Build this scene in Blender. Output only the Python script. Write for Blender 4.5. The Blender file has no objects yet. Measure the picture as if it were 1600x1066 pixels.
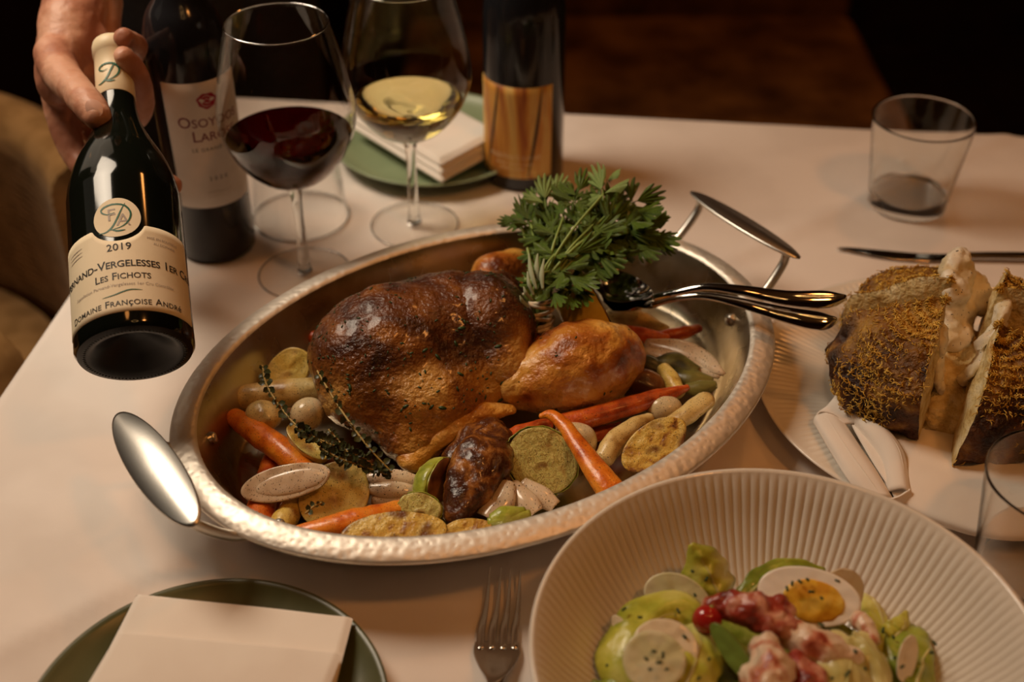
import bpy, bmesh, math, random
import numpy as np
from mathutils import Vector, Matrix, Quaternion, noise
random.seed(7); np.random.seed(7)
SC = bpy.context.scene
COL = SC.collection
T = 0.75                      # table height
CAMH = 0.68                   # camera height above the table
PITCH = math.radians(37)
FPX = 2000.0

# ------------------------------------------------------------------ camera, world, lights, exposure
cd = bpy.data.cameras.new('camera'); cam = bpy.data.objects.new('camera', cd); COL.objects.link(cam)
cam.location = (0, 0, T + CAMH); cam.rotation_euler = (math.radians(90) - PITCH, 0, 0)
cd.sensor_width = 36; cd.lens = 36 * FPX / 1600; cd.clip_start = .02
cd.dof.use_dof = True; cd.dof.focus_distance = .955; cd.dof.aperture_fstop = 3.4
SC.camera = cam
SC.view_settings.view_transform = 'Standard'; SC.view_settings.look = 'None'
SC.view_settings.exposure = -0.36; SC.view_settings.gamma = 1; SC.view_settings.use_curve_mapping = False
try:
    SC.cycles.use_denoising = True
    SC.cycles.sample_clamp_indirect = 4
    SC.cycles.max_bounces = 10; SC.cycles.transparent_max_bounces = 16
except Exception: pass
w = bpy.data.worlds.new('world'); SC.world = w; w.use_nodes = True
w.node_tree.nodes['Background'].inputs[0].default_value = (.60, .50, .40, 1)
w.node_tree.nodes['Background'].inputs[1].default_value = .35

def area(name, loc, target, sx, sy, power, col, shape='RECTANGLE', spread=180):
    l = bpy.data.lights.new(name, 'AREA'); l.shape = shape; l.size = sx; l.size_y = sy
    l.energy = power; l.color = col; l.spread = math.radians(spread)
    o = bpy.data.objects.new(name, l); COL.objects.link(o); o.location = loc
    o.rotation_euler = (Vector(target) - Vector(loc)).to_track_quat('-Z', 'Y').to_euler()
    return o
# unseen soft key light high on the left; dim daylight in the corner window
area('key_light', (-.82, 1.22, T + 1.22), (-.20, .98, .75), .60, .60, 4.9, (1.0, .82, .62), spread=80)
area('window_daylight', (-1.36, 2.02, 1.85), (-.42, .80, .75), 1.0, 1.25, 1.2, (1.0, .78, .56), spread=105)
# warm ceiling downlights of the dining room
area('downlight', (.9, 1.9, 2.68), (.9, 1.9, 0), .22, .22, 5.0, (1.0, .36, .08), 'DISK')
area('downlight', (-.2, .1, 2.68), (-.2, .1, 0), .22, .22, 1.6, (1.0, .36, .08), 'DISK')
area('downlight', (.9, .1, 2.68), (.9, .1, 0), .22, .22, 8.0, (1.0, .36, .08), 'DISK')

# ------------------------------------------------------------------ helpers
s_, c_ = math.sin(PITCH), math.cos(PITCH)
def ray(px, py):
    u = (px - 800) / FPX; v = -(py - 533) / FPX
    return Vector((u, c_ + v * s_, -s_ + v * c_))
def at(px, py, z):            # surveyed point at height z above the table
    d = ray(px, py); t = (z - CAMH) / d.z
    return Vector((d.x * t, d.y * t, z + T))
def far(px, py, d):           # surveyed point at camera depth d
    r = ray(px, py) * d
    return Vector((r.x, r.y, r.z + CAMH + T))
def depth(p):
    return p.y * c_ - (p.z - T - CAMH) * s_
def m_of(rpx, p): return rpx * depth(p) / FPX

ORG = {}
def tag(o, label, cat, group=None, kind=None):
    o['label'] = label; o['category'] = cat
    if group: o['group'] = group
    if kind: o['kind'] = kind
    return o
def thing(name, label, cat, loc=(0, 0, 0), rot=None, group=None):
    o = bpy.data.objects.new(name, None); COL.objects.link(o); o.location = loc
    o.empty_display_size = .02
    if rot is not None:
        o.rotation_mode = 'QUATERNION'; o.rotation_quaternion = rot
    tag(o, label, cat, group); ORG[o.name] = Vector(loc); return o
def mesh_data(name, V, F, mat=None, smooth=True):
    me = bpy.data.meshes.new(name)
    me.from_pydata([tuple(v) for v in V], [], [tuple(f) for f in F]); me.update()
    if mat: me.materials.append(mat)
    if smooth: me.polygons.foreach_set('use_smooth', [True] * len(me.polygons))
    return me
def mk(name, VF, mat, parent=None, smooth=True, local=False, sharp=None, kind=None):
    """link a mesh object; VF in world coordinates unless local"""
    V = np.array([tuple(v) for v in VF[0]], dtype=float); F = VF[1]
    if parent is None:
        if not local:
            org = Vector(((V[:, 0].min() + V[:, 0].max()) / 2, (V[:, 1].min() + V[:, 1].max()) / 2, V[:, 2].min()))
            V = V - np.array(org)
        else: org = Vector((0, 0, 0))
    else:
        org = Vector((0, 0, 0))
        if not local: V = V - np.array(ORG[parent.name])
    me = mesh_data(name, V, F, mat, smooth)
    o = bpy.data.objects.new(name, me); COL.objects.link(o); o.location = org
    if parent is not None:
        o.parent = parent; ORG[o.name] = ORG[parent.name] if not local else Vector((0, 0, 0))
    else: ORG[o.name] = org
    if sharp: me.set_sharp_from_angle(angle=math.radians(sharp))
    if kind: o['kind'] = kind
    return o
def dup(root, loc, rotz=None, label=None, group=None):
    def cp(o, par):
        c = o.copy(); COL.objects.link(c); c.parent = par
        for ch in o.children: cp(ch, c)
        return c
    r = cp(root, None); r.location = loc
    if rotz is not None:
        if r.rotation_mode == 'QUATERNION': r.rotation_quaternion = Quaternion((0, 0, 1), rotz)
        else: r.rotation_euler.z = rotz
    if label: r['label'] = label
    if group: r['group'] = group
    return r
def merge(*VFs):
    V = []; F = []
    for v, f in VFs:
        b = len(V); V.extend([tuple(x) for x in v]); F.extend([tuple(i + b for i in g) for g in f])
    return V, F
def box(lo, hi):
    (a, b, c), (d, e, f) = lo, hi
    V = [(a,b,c),(d,b,c),(d,e,c),(a,e,c),(a,b,f),(d,b,f),(d,e,f),(a,e,f)]
    return V, [(0,3,2,1),(4,5,6,7),(0,1,5,4),(1,2,6,5),(2,3,7,6),(3,0,4,7)]
def xf(VF, M):
    return [M @ Vector(v) for v in VF[0]], VF[1]
def spl(pts, n):
    """Catmull-Rom through tuples (any length), n samples"""
    P = np.array([tuple(p) for p in pts], dtype=float)
    if len(P) == 2:
        t = np.linspace(0, 1, n)[:, None]; return P[0] * (1 - t) + P[1] * t
    Q = np.vstack([2 * P[0] - P[1], P, 2 * P[-1] - P[-2]])
    out = []
    for k in range(n):
        x = k / (n - 1) * (len(P) - 1); i = min(int(x), len(P) - 2); t = x - i
        p0, p1, p2, p3 = Q[i], Q[i + 1], Q[i + 2], Q[i + 3]
        out.append(.5 * (2 * p1 + (p2 - p0) * t + (2 * p0 - 5 * p1 + 4 * p2 - p3) * t * t + (3 * p1 - p0 - 3 * p2 + p3) * t ** 3))
    return np.array(out)
def tube(pts, rad, n=12, flat=1.0, up=None, round_ends=True, close=False):
    """swept tube; rad a number or list; flat squeezes the section along the 'up' side"""
    P = [Vector(tuple(p)[:3]) for p in pts]; m = len(P)
    R = [rad] * m if not hasattr(rad, '__len__') else list(rad)
    Tn = []
    for i in range(m):
        a = P[(i - 1) % m] if (close or i > 0) else P[i]; b = P[(i + 1) % m] if (close or i < m - 1) else P[i]
        Tn.append((b - a).normalized())
    if up is None:
        up = Vector((0, 0, 1)) if abs(Tn[0].z) < .9 else Vector((1, 0, 0))
        fixed = False
    else: up = Vector(up); fixed = True
    V = []; F = []; rings = []
    X = Tn[0].cross(up).normalized()
    def ring(c, t, x, rx, ry):
        y = x.cross(t).normalized(); b = len(V)
        for k in range(n):
            a = 2 * math.pi * k / n
            V.append(c + x * (rx * math.cos(a)) + y * (ry * math.sin(a)))
        rings.append(b)
    frames = []
    for i in range(m):
        if fixed: X = Tn[i].cross(up).normalized()
        else:
            X = (X - Tn[i] * X.dot(Tn[i])).normalized()
        frames.append(X.copy())
    if round_ends and not close:
        for s in (.15, .55, .85):
            k = math.sqrt(1 - (1 - s) ** 2) if False else math.sin(math.acos(1 - s))
            ring(P[0] - Tn[0] * R[0] * .8 * (1 - s), Tn[0], frames[0], R[0] * k, R[0] * k * flat)
    for i in range(m): ring(P[i], Tn[i], frames[i], R[i], R[i] * flat)
    if round_ends and not close:
        for s in (.85, .55, .15):
            k = math.sin(math.acos(1 - s))
            ring(P[-1] + Tn[-1] * R[-1] * .8 * (1 - s), Tn[-1], frames[-1], R[-1] * k, R[-1] * k * flat)
    q = len(rings)
    for i in range(q if close else q - 1):
        a, b = rings[i], rings[(i + 1) % q]
        for k in range(n):
            F.append((a + k, a + (k + 1) % n, b + (k + 1) % n, b + k))
    if not close:
        F.append(tuple(rings[0] + k for k in range(n))[::-1]); F.append(tuple(rings[-1] + k for k in range(n)))
    return V, F
def revolve(prof, n=64, c=(0, 0, 0), ribs=0, sx=1., sy=1., off=None):
    """prof: (r, z[, rib amplitude]); closes at r == 0. off: ellipse (a, b, angle): r is then an offset from it"""
    V = []; F = []; rows = []
    for p in prof:
        r, z = p[0], p[1]; amp = p[2] if len(p) > 2 else 0
        if r == 0 and off is None:
            rows.append([len(V)]); V.append((c[0], c[1], c[2] + z)); continue
        row = []
        for k in range(n):
            a = 2 * math.pi * k / n
            rr, zz = r, z
            if amp:
                h = abs(math.sin(ribs * a / 2)) ** .7
                zz = z + amp * h * .7; rr = r - amp * h * .7
            if off:
                A, B, g = off
                x, y = (A + rr) * math.cos(a), (B + rr) * math.sin(a)
                x, y = x * math.cos(g) - y * math.sin(g), x * math.sin(g) + y * math.cos(g)
            else: x, y = rr * math.cos(a) * sx, rr * math.sin(a) * sy
            row.append(len(V)); V.append((c[0] + x, c[1] + y, c[2] + zz))
        rows.append(row)
    for a, b in zip(rows[:-1], rows[1:]):
        if len(a) == 1 and len(b) == 1: continue
        for k in range(n):
            k2 = (k + 1) % n
            if len(a) == 1: F.append((a[0], b[k2], b[k]))
            elif len(b) == 1: F.append((a[k], a[k2], b[0]))
            else: F.append((a[k], a[k2], b[k2], b[k]))
    return V, F
def fx(k):  # smooth interpolation of a profile
    return k
def sprof(pts, n): return [tuple(p) for p in spl(pts, n)]
def ico(sub=3):
    bm = bmesh.new(); bmesh.ops.create_icosphere(bm, subdivisions=sub, radius=1)
    V = [v.co.copy() for v in bm.verts]; F = [tuple(v.index for v in f.verts) for f in bm.faces]; bm.free()
    return V, F
ICO = {k: ico(k) for k in (1, 2, 3, 4, 5)}
def basis(n, t=None):
    n = Vector(n).normalized()
    t = Vector(t) if t is not None else Vector((1, 0, 0))
    t = (t - n * t.dot(n))
    if t.length < 1e-6: t = n.orthogonal()
    t.normalize(); b = n.cross(t)
    return Matrix((t, b, n)).transposed()
def ell(c, r, n=(0, 0, 1), t=None, sub=3):
    M = basis(n, t); c = Vector(c)
    return [c + M @ Vector((v.x * r[0], v.y * r[1], v.z * r[2])) for v in ICO[sub][0]], ICO[sub][1]
def normals(VF):
    V = np.array([tuple(v) for v in VF[0]]); N = np.zeros_like(V)
    for f in VF[1]:
        a, b, c = V[f[0]], V[f[1]], V[f[2]]; nn = np.cross(b - a, c - a)
        for i in f: N[i] += nn
    L = np.linalg.norm(N, axis=1); L[L == 0] = 1
    return V, N / L[:, None]
def rough(VF, amp, scale, seed=0, octv=2):
    V, N = normals(VF); o = Vector((seed * 3.1, seed * 1.7, seed * .9))
    out = []
    for v, n in zip(V, N):
        h = 0; a = 1; s = scale
        for k in range(octv):
            h += a * noise.noise(Vector(v) * s + o); a *= .5; s *= 2.1
        out.append(v + n * h * amp)
    return out, VF[1]
def fuse(VFs, voxel, smooth=6, factor=.5):
    """voxel union of closed shapes, smoothed: ONE continuous surface"""
    V, F = merge(*VFs)
    me = mesh_data('tmp', V, F); o = bpy.data.objects.new('tmp', me); COL.objects.link(o)
    r = o.modifiers.new('r', 'REMESH'); r.mode = 'VOXEL'; r.voxel_size = voxel
    if smooth:
        s = o.modifiers.new('s', 'SMOOTH'); s.factor = factor; s.iterations = smooth
    dg = bpy.context.evaluated_depsgraph_get(); ev = o.evaluated_get(dg)
    m2 = ev.to_mesh()
    V = [tuple(v.co) for v in m2.vertices]; F = [tuple(p.vertices) for p in m2.polygons]
    ev.to_mesh_clear(); bpy.data.objects.remove(o); bpy.data.meshes.remove(me)
    return V, F

# ------------------------------------------------------------------ materials
def mat(name, base=(.8, .8, .8), rough_=.5, metal=0., cols=None, scale=30, detail=3, dist=0., bump=None, speck=None,
        trans=0., ior=1.45, sss=0., sssc=None, coat=0., spec=.5, sheen=0., stretch=None, wave=None, alpha=1., roughvar=None, grad=None, patch=None, rot=None):
    m = bpy.data.materials.new(name); m.use_nodes = True
    nt = m.node_tree; N = nt.nodes; L = nt.links; b = N['Principled BSDF']
    b.inputs['Base Color'].default_value = (*base, 1); b.inputs['Roughness'].default_value = rough_
    b.inputs['Metallic'].default_value = metal; b.inputs['IOR'].default_value = ior
    b.inputs['Transmission Weight'].default_value = trans
    b.inputs['Coat Weight'].default_value = coat; b.inputs['Coat Roughness'].default_value = .12
    b.inputs['Specular IOR Level'].default_value = spec
    if sheen: b.inputs['Sheen Weight'].default_value = sheen
    if sss:
        b.inputs['Subsurface Weight'].default_value = sss; b.inputs['Subsurface Scale'].default_value = .004
        b.inputs['Subsurface Radius'].default_value = (1, .6, .35)
    tc = N.new('ShaderNodeTexCoord'); mp = N.new('ShaderNodeMapping'); L.new(tc.outputs['Object'], mp.inputs['Vector'])
    if rot: mp.inputs['Rotation'].default_value = rot
    if stretch: mp.inputs['Scale'].default_value = stretch
    vec = mp.outputs['Vector']; colout = None
    if cols:
        if wave:
            nz = N.new('ShaderNodeTexWave'); nz.inputs['Scale'].default_value = scale; nz.inputs['Distortion'].default_value = wave; nz.wave_type = 'RINGS'; nz.rings_direction = 'SPHERICAL'
            nz.inputs['Detail'].default_value = detail; nz.inputs['Detail Scale'].default_value = 2.; fac = nz.outputs['Fac']
        else:
            nz = N.new('ShaderNodeTexNoise'); nz.inputs['Scale'].default_value = scale; nz.inputs['Detail'].default_value = detail
            nz.inputs['Distortion'].default_value = dist; fac = nz.outputs['Fac']
        L.new(vec, nz.inputs['Vector'])
        mrn = N.new('ShaderNodeMapRange'); mrn.inputs['From Min'].default_value = 0 if wave else .30; mrn.inputs['From Max'].default_value = 1 if wave else .70
        L.new(fac, mrn.inputs['Value']); fac = mrn.outputs['Result']
        cr = N.new('ShaderNodeValToRGB'); L.new(fac, cr.inputs['Fac'])
        e = cr.color_ramp.elements
        while len(e) < len(cols): e.new(.5)
        for i, (p, c) in enumerate(cols): e[i].position = p; e[i].color = (*c, 1)
        colout = cr.outputs['Color']
        if grad:
            (gx, gy, gz), g0, gw, gk, gc = grad
            dt = N.new('ShaderNodeVectorMath'); dt.operation = 'DOT_PRODUCT'; L.new(tc.outputs['Object'], dt.inputs[0]); dt.inputs[1].default_value = (gx, gy, gz)
            n5 = N.new('ShaderNodeTexNoise'); n5.inputs['Scale'].default_value = 24; n5.inputs['Detail'].default_value = 5; L.new(tc.outputs['Object'], n5.inputs['Vector'])
            ma = N.new('ShaderNodeMath'); ma.operation = 'MULTIPLY_ADD'; L.new(n5.outputs['Fac'], ma.inputs[0]); ma.inputs[1].default_value = gk; L.new(dt.outputs['Value'], ma.inputs[2])
            mg = N.new('ShaderNodeMapRange'); mg.interpolation_type = 'SMOOTHSTEP'; mg.inputs['From Min'].default_value = g0 + gk * .5; mg.inputs['From Max'].default_value = g0 + gk * .5 + gw; L.new(ma.outputs[0], mg.inputs['Value'])
            c2 = N.new('ShaderNodeValToRGB'); L.new(fac, c2.inputs['Fac']); e2 = c2.color_ramp.elements
            while len(e2) < len(gc): e2.new(.5)
            for i, (p, c) in enumerate(gc): e2[i].position = p; e2[i].color = (*c, 1)
            mxg = N.new('ShaderNodeMix'); mxg.data_type = 'RGBA'; L.new(mg.outputs['Result'], mxg.inputs['Factor']); L.new(colout, mxg.inputs['A']); L.new(c2.outputs['Color'], mxg.inputs['B']); colout = mxg.outputs['Result']
    for sp_ in [q for q in (patch, speck) if q]:
        sc, th, scol = sp_
        n2 = N.new('ShaderNodeTexNoise'); n2.inputs['Scale'].default_value = sc; n2.inputs['Detail'].default_value = 1
        L.new(vec, n2.inputs['Vector'])
        r2 = N.new('ShaderNodeValToRGB'); r2.color_ramp.elements[0].position = th; r2.color_ramp.elements[1].position = th + (.03 if sc > 300 else .20)
        L.new(n2.outputs['Fac'], r2.inputs['Fac'])
        mx = N.new('ShaderNodeMix'); mx.data_type = 'RGBA'; L.new(r2.outputs['Color'], mx.inputs['Factor'])
        if colout is not None: L.new(colout, mx.inputs['A'])
        else: mx.inputs['A'].default_value = (*base, 1)
        mx.inputs['B'].default_value = (*scol, 1); colout = mx.outputs['Result']
    if colout is not None: L.new(colout, b.inputs['Base Color'])
    if bump:
        bs, strength, dst = bump[:3]
        if len(bump) > 3 and bump[3] == 'v':
            n3 = N.new('ShaderNodeTexVoronoi'); n3.feature = 'SMOOTH_F1'; n3.inputs['Scale'].default_value = bs; o3 = n3.outputs['Distance']
        else:
            n3 = N.new('ShaderNodeTexNoise'); n3.inputs['Scale'].default_value = bs; n3.inputs['Detail'].default_value = 4; o3 = n3.outputs['Fac']
        L.new(vec, n3.inputs['Vector'])
        bp = N.new('ShaderNodeBump'); bp.inputs['Strength'].default_value = strength; bp.inputs['Distance'].default_value = dst
        L.new(o3, bp.inputs['Height']); L.new(bp.outputs['Normal'], b.inputs['Normal'])
    if roughvar:
        n4 = N.new('ShaderNodeTexNoise'); n4.inputs['Scale'].default_value = roughvar[0]; L.new(vec, n4.inputs['Vector'])
        mr = N.new('ShaderNodeMapRange'); mr.inputs['To Min'].default_value = roughvar[1]; mr.inputs['To Max'].default_value = roughvar[2]
        L.new(n4.outputs['Fac'], mr.inputs['Value']); L.new(mr.outputs['Result'], b.inputs['Roughness'])
    return m
def thin_glass(name, tint=(1, 1, 1), gain=1.0):
    m = bpy.data.materials.new(name); m.use_nodes = True; nt = m.node_tree; N = nt.nodes; L = nt.links
    N.remove(N['Principled BSDF']); out = N['Material Output']
    tr = N.new('ShaderNodeBsdfTransparent'); tr.inputs[0].default_value = (*tint, 1)
    gl = N.new('ShaderNodeBsdfGlossy'); gl.inputs['Roughness'].default_value = .015
    fr = N.new('ShaderNodeFresnel'); ge = N.new('ShaderNodeNewGeometry'); mi = N.new('ShaderNodeMapRange')
    mi.inputs['To Min'].default_value = 1.45; mi.inputs['To Max'].default_value = 1 / 1.45   # same reflectance from either side of the sheet
    L.new(ge.outputs['Backfacing'], mi.inputs['Value']); L.new(mi.outputs['Result'], fr.inputs['IOR'])
    mx = N.new('ShaderNodeMixShader'); L.new(fr.outputs[0], mx.inputs[0]); L.new(tr.outputs[0], mx.inputs[1]); L.new(gl.outputs[0], mx.inputs[2])
    L.new(mx.outputs[0], out.inputs['Surface']); return m
def solid_glass(name, col, ior=1.45, r=.0):
    m = bpy.data.materials.new(name); m.use_nodes = True; nt = m.node_tree; N = nt.nodes; L = nt.links
    N.remove(N['Principled BSDF']); g = N.new('ShaderNodeBsdfGlass'); g.inputs['Color'].default_value = (*col, 1)
    g.inputs['IOR'].default_value = ior; g.inputs['Roughness'].default_value = r
    L.new(g.outputs[0], N['Material Output'].inputs['Surface']); return m
pep = (1200, .66, (.02, .012, .008))
M = dict(
 cloth=mat('table_linen', rough_=.85, cols=[(.3, (.74, .66, .60)), (.7, (.80, .72, .66))], scale=9, bump=(1800, .25, .0004), spec=.2),
 napkin=mat('napkin_linen', rough_=.8, cols=[(.3, (.80, .72, .64)), (.7, (.84, .77, .69))], scale=14, bump=(1500, .22, .0004), spec=.2),
 steel=mat('hammered_steel', (.86, .80, .71), .47, .82, bump=(190, .45, .0016, 'v'), roughvar=(60, .46, .60)),
 steel_in=mat('pan_inner_steel', rough_=.25, metal=1., cols=[(.1, (.34, .25, .13)), (.5, (.56, .47, .33)), (.9, (.66, .61, .54))], scale=14, detail=5, bump=(60, .12, .002), roughvar=(30, .18, .4)),
 satin=mat('satin_steel', (.70, .67, .62), .34, 1., bump=(400, .05, .0005)),
 chrome=mat('polished_steel', (.72, .70, .67), .07, 1.),
 glass=thin_glass('clear_glass', (.985, .985, .98)),
 thick=solid_glass('thick_clear_glass', (.97, .975, .97)),
 red=solid_glass('red_wine', (.20, .003, .009), 1.34),
 white=solid_glass('white_wine', (.97, .92, .66), 1.34),
 bottle=mat('dark_bottle_glass', (.004, .005, .003), .085, spec=.6),
 bottle2=mat('black_bottle_glass', (.012, .012, .014), .12, spec=.5),
 paper=mat('cream_label_paper', rough_=.7, cols=[(.3, (.74, .62, .43)), (.7, (.78, .66, .47))], scale=30),
 paper2=mat('ivory_label_paper', rough_=.7, cols=[(.3, (.60, .52, .44)), (.7, (.64, .56, .48))], scale=30),
 art=mat('streaked_art_label', rough_=.5, cols=[(.0, (.10, .025, .006)), (.2, (.34, .095, .016)), (.42, (.58, .27, .04)), (.62, (.66, .43, .12)), (.8, (.42, .13, .02)), (1., (.12, .04, .012))], scale=38, detail=4, dist=.9, stretch=(1., .3, .10), rot=(0, .16, 0)),
 punt=mat('frosted_bottle_base', (.006, .006, .006), .34, spec=.25),
 ink=mat('black_ink', (.012, .011, .01), .6), green_ink=mat('green_ink', (.01, .10, .055), .5), grey_ink=mat('grey_ink', (.36, .30, .25), .6),
 wine_ink=mat('wine_red_ink', (.16, .02, .035), .6), rose_ink=mat('rose_red_ink', (.32, .012, .035), .6), pale_ink=mat('pale_ink', (.75, .6, .38), .5),
 capsule=mat('cream_capsule', (.72, .60, .40), .45),
 skin=mat('skin', rough_=.48, cols=[(.3, (.36, .145, .085)), (.55, (.47, .215, .13)), (.75, (.55, .29, .19))], scale=28, bump=(260, .35, .0012), sss=.25),
 nail=mat('fingernail', (.62, .36, .27), .28),
 suit=mat('charcoal_suit_wool', rough_=.9, cols=[(.3, (.028, .028, .032)), (.7, (.05, .05, .055))], scale=300, spec=.2),
 shirt=mat('grey_shirt_cotton', (.20, .20, .22), .8), hair=mat('dark_hair', (.02, .012, .008), .6),
 roast=mat('roasted_skin', rough_=.26, cols=[(.05, (.018, .005, .002)), (.35, (.055, .015, .005)), (.6, (.125, .036, .008)), (.95, (.26, .09, .016))], scale=24, detail=8, dist=.6,
           grad=((.35, -.45, -1.), -.052, .05, .07, [(.0, (.09, .024, .005)), (.3, (.26, .085, .013)), (.65, (.46, .20, .035)), (1., (.66, .38, .10))]), bump=(260, .8, .0034), coat=.30, roughvar=(160, .16, .40)),
 golden=mat('golden_roasted_skin', rough_=.26, cols=[(.0, (.12, .024, .004)), (.28, (.40, .115, .014)), (.6, (.66, .31, .05)), (1., (.74, .47, .15))], scale=22, detail=7, dist=.6,
           bump=(190, .8, .0030), coat=.2, roughvar=(100, .16, .42)),
 wing=mat('dark_glazed_skin', rough_=.24, cols=[(.0, (.016, .005, .003)), (.45, (.09, .024, .007)), (.75, (.27, .095, .018)), (1., (.45, .20, .05))], scale=60, detail=6, dist=.8, bump=(190, .8, .003), coat=.35, roughvar=(120, .15, .4)),
 herb=mat('chopped_herb', (.025, .055, .012), .5),
 carrot=mat('roasted_carrot', rough_=.3, cols=[(.0, (.50, .085, .006)), (.4, (.74, .19, .010)), (1., (.82, .31, .03))], scale=70, detail=5, speck=pep, bump=(170, .5, .0018), coat=.25, roughvar=(120, .2, .5)),
 redcarrot=mat('dark_roasted_carrot', rough_=.32, cols=[(.0, (.24, .028, .005)), (.5, (.54, .085, .010)), (1., (.70, .19, .02))], scale=70, detail=5, speck=pep, bump=(170, .5, .0018), coat=.2, roughvar=(120, .2, .5)),
 parsnip=mat('roasted_parsnip', rough_=.34, cols=[(.0, (.36, .19, .04)), (.4, (.66, .47, .17)), (1., (.76, .62, .30))], scale=55, detail=5, speck=pep, bump=(140, .5, .0018), coat=.2, roughvar=(120, .22, .5)),
 flesh=mat('seared_potato_flesh', rough_=.36, cols=[(.0, (.12, .035, .006)), (.18, (.30, .12, .02)), (.38, (.60, .36, .06)), (.65, (.72, .51, .12)), (1., (.76, .58, .20))], scale=85, detail=6, dist=.5, patch=(70, .53, (.17, .055, .010)), speck=pep, bump=(240, .9, .002), coat=.2, roughvar=(120, .22, .5)),
 pale=mat('pale_potato_flesh', rough_=.34, cols=[(.0, (.50, .28, .04)), (.4, (.68, .49, .11)), (1., (.76, .60, .22))], scale=60, detail=5, patch=(65, .56, (.36, .15, .02)), speck=pep, bump=(200, .6, .0018), coat=.2, roughvar=(120, .22, .5)),
 peel=mat('potato_peel', rough_=.4, cols=[(.3, (.20, .08, .02)), (.6, (.46, .26, .06))], scale=40, bump=(120, .3, .0015)),
 peel_y=mat('yellow_potato_peel', rough_=.32, cols=[(.3, (.52, .34, .07)), (.7, (.64, .46, .13))], scale=30, speck=pep, bump=(120, .2, .001), coat=.2),
 burnt=mat('browned_potato', rough_=.35, cols=[(.3, (.06, .018, .006)), (.6, (.20, .075, .02)), (.8, (.30, .14, .04))], scale=40, bump=(120, .4, .0015), coat=.2),
 onion=mat('glazed_shallot', rough_=.2, cols=[(.0, (.46, .31, .19)), (.5, (.66, .50, .34)), (1., (.74, .62, .46))], scale=60, detail=4, speck=pep, coat=.4, sss=.2, stretch=(1, .3, 1), bump=(90, .3, .0015)),
 pearl=mat('pearl_onion', rough_=.24, cols=[(.3, (.58, .44, .23)), (.7, (.72, .60, .38))], scale=22, speck=pep, coat=.3, sss=.2),
 sprout=mat('sprout_leaf', rough_=.3, cols=[(.0, (.16, .20, .015)), (.45, (.36, .40, .045)), (1., (.52, .54, .14))], scale=50, detail=5, bump=(130, .6, .002), coat=.25, roughvar=(120, .2, .45)),
 sprout_cut=mat('seared_sprout_face', rough_=.36, cols=[(.0, (.40, .31, .07)), (.25, (.60, .52, .17)), (.6, (.68, .60, .22)), (1., (.52, .48, .13))], scale=70, wave=16., detail=5, patch=(80, .52, (.26, .12, .02)), speck=pep, bump=(200, .8, .0018), coat=.15, roughvar=(120, .25, .5)),
 sprout_dk=mat('charred_sprout_leaf', rough_=.35, cols=[(.3, (.035, .03, .008)), (.7, (.16, .14, .03))], scale=40, bump=(90, .4, .002)),
 lemon=mat('lemon_rind', rough_=.3, cols=[(.3, (.66, .42, .04)), (.7, (.74, .54, .08))], scale=20, bump=(260, .3, .001), coat=.2),
 char=mat('charred_lemon_face', rough_=.45, cols=[(.3, (.03, .012, .006)), (.6, (.13, .05, .015)), (.8, (.24, .11, .03))], scale=60, bump=(140, .7, .002)),
 parsley=mat('parsley_leaf', rough_=.36, cols=[(.0, (.030, .072, .003)), (.5, (.085, .155, .008)), (1., (.20, .28, .03))], scale=60, detail=4, bump=(200, .6, .0014), coat=.12),
 parsley_lt=mat('pale_parsley_leaf', rough_=.45, cols=[(.3, (.14, .22, .04)), (.7, (.25, .33, .09))], scale=60, bump=(180, .4, .001)),
 stem=mat('herb_stem', (.24, .33, .07), .45), sage=mat('sage_sprig', (.30, .33, .20), .7),
 twine=mat('cotton_twine', rough_=.85, cols=[(.3, (.64, .52, .36)), (.7, (.78, .67, .50))], scale=300, bump=(700, .5, .0006)),
 thyme_stem=mat('thyme_stem', (.34, .22, .05), .5), thyme=mat('thyme_leaf', rough_=.4, cols=[(.3, (.022, .024, .008)), (.7, (.07, .075, .02))], scale=120),
 ceramic=mat('white_porcelain', (.76, .70, .61), .16, spec=.5, coat=.2),
 plate=mat('olive_green_stoneware', rough_=.3, cols=[(.3, (.075, .078, .030)), (.7, (.105, .105, .045))], scale=18),
 plate2=mat('pale_sage_stoneware', rough_=.32, cols=[(.3, (.24, .30, .17)), (.7, (.28, .34, .20))], scale=18),
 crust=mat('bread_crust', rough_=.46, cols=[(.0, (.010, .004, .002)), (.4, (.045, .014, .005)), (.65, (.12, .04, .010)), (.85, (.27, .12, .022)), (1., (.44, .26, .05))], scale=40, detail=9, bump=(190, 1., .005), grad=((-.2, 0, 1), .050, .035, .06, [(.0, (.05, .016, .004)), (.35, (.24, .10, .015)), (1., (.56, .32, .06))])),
 crumb=mat('bread_crumb', rough_=.6, cols=[(.0, (.44, .26, .07)), (.45, (.66, .50, .22)), (1., (.78, .66, .40))], scale=90, detail=6, bump=(200, 1., .004)),
 cream=mat('herb_cream_cheese', rough_=.36, cols=[(.2, (.70, .58, .36)), (.7, (.86, .79, .64))], scale=60, speck=(420, .70, (.03, .03, .015)), bump=(90, .5, .002)),
 zest=mat('grated_cheese_shreds', rough_=.5, cols=[(.2, (.56, .28, .02)), (.8, (.86, .58, .12))], scale=140),
 lettuce=mat('butter_lettuce', rough_=.3, cols=[(.0, (.24, .27, .015)), (.45, (.48, .48, .06)), (1., (.66, .62, .20))], scale=36, detail=5, bump=(110, .6, .002), coat=.2),
 lettuce_dk=mat('green_lettuce', rough_=.3, cols=[(.0, (.10, .14, .010)), (.5, (.26, .32, .03)), (1., (.46, .48, .09))], scale=36, detail=5, bump=(110, .6, .002), coat=.2),
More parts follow.
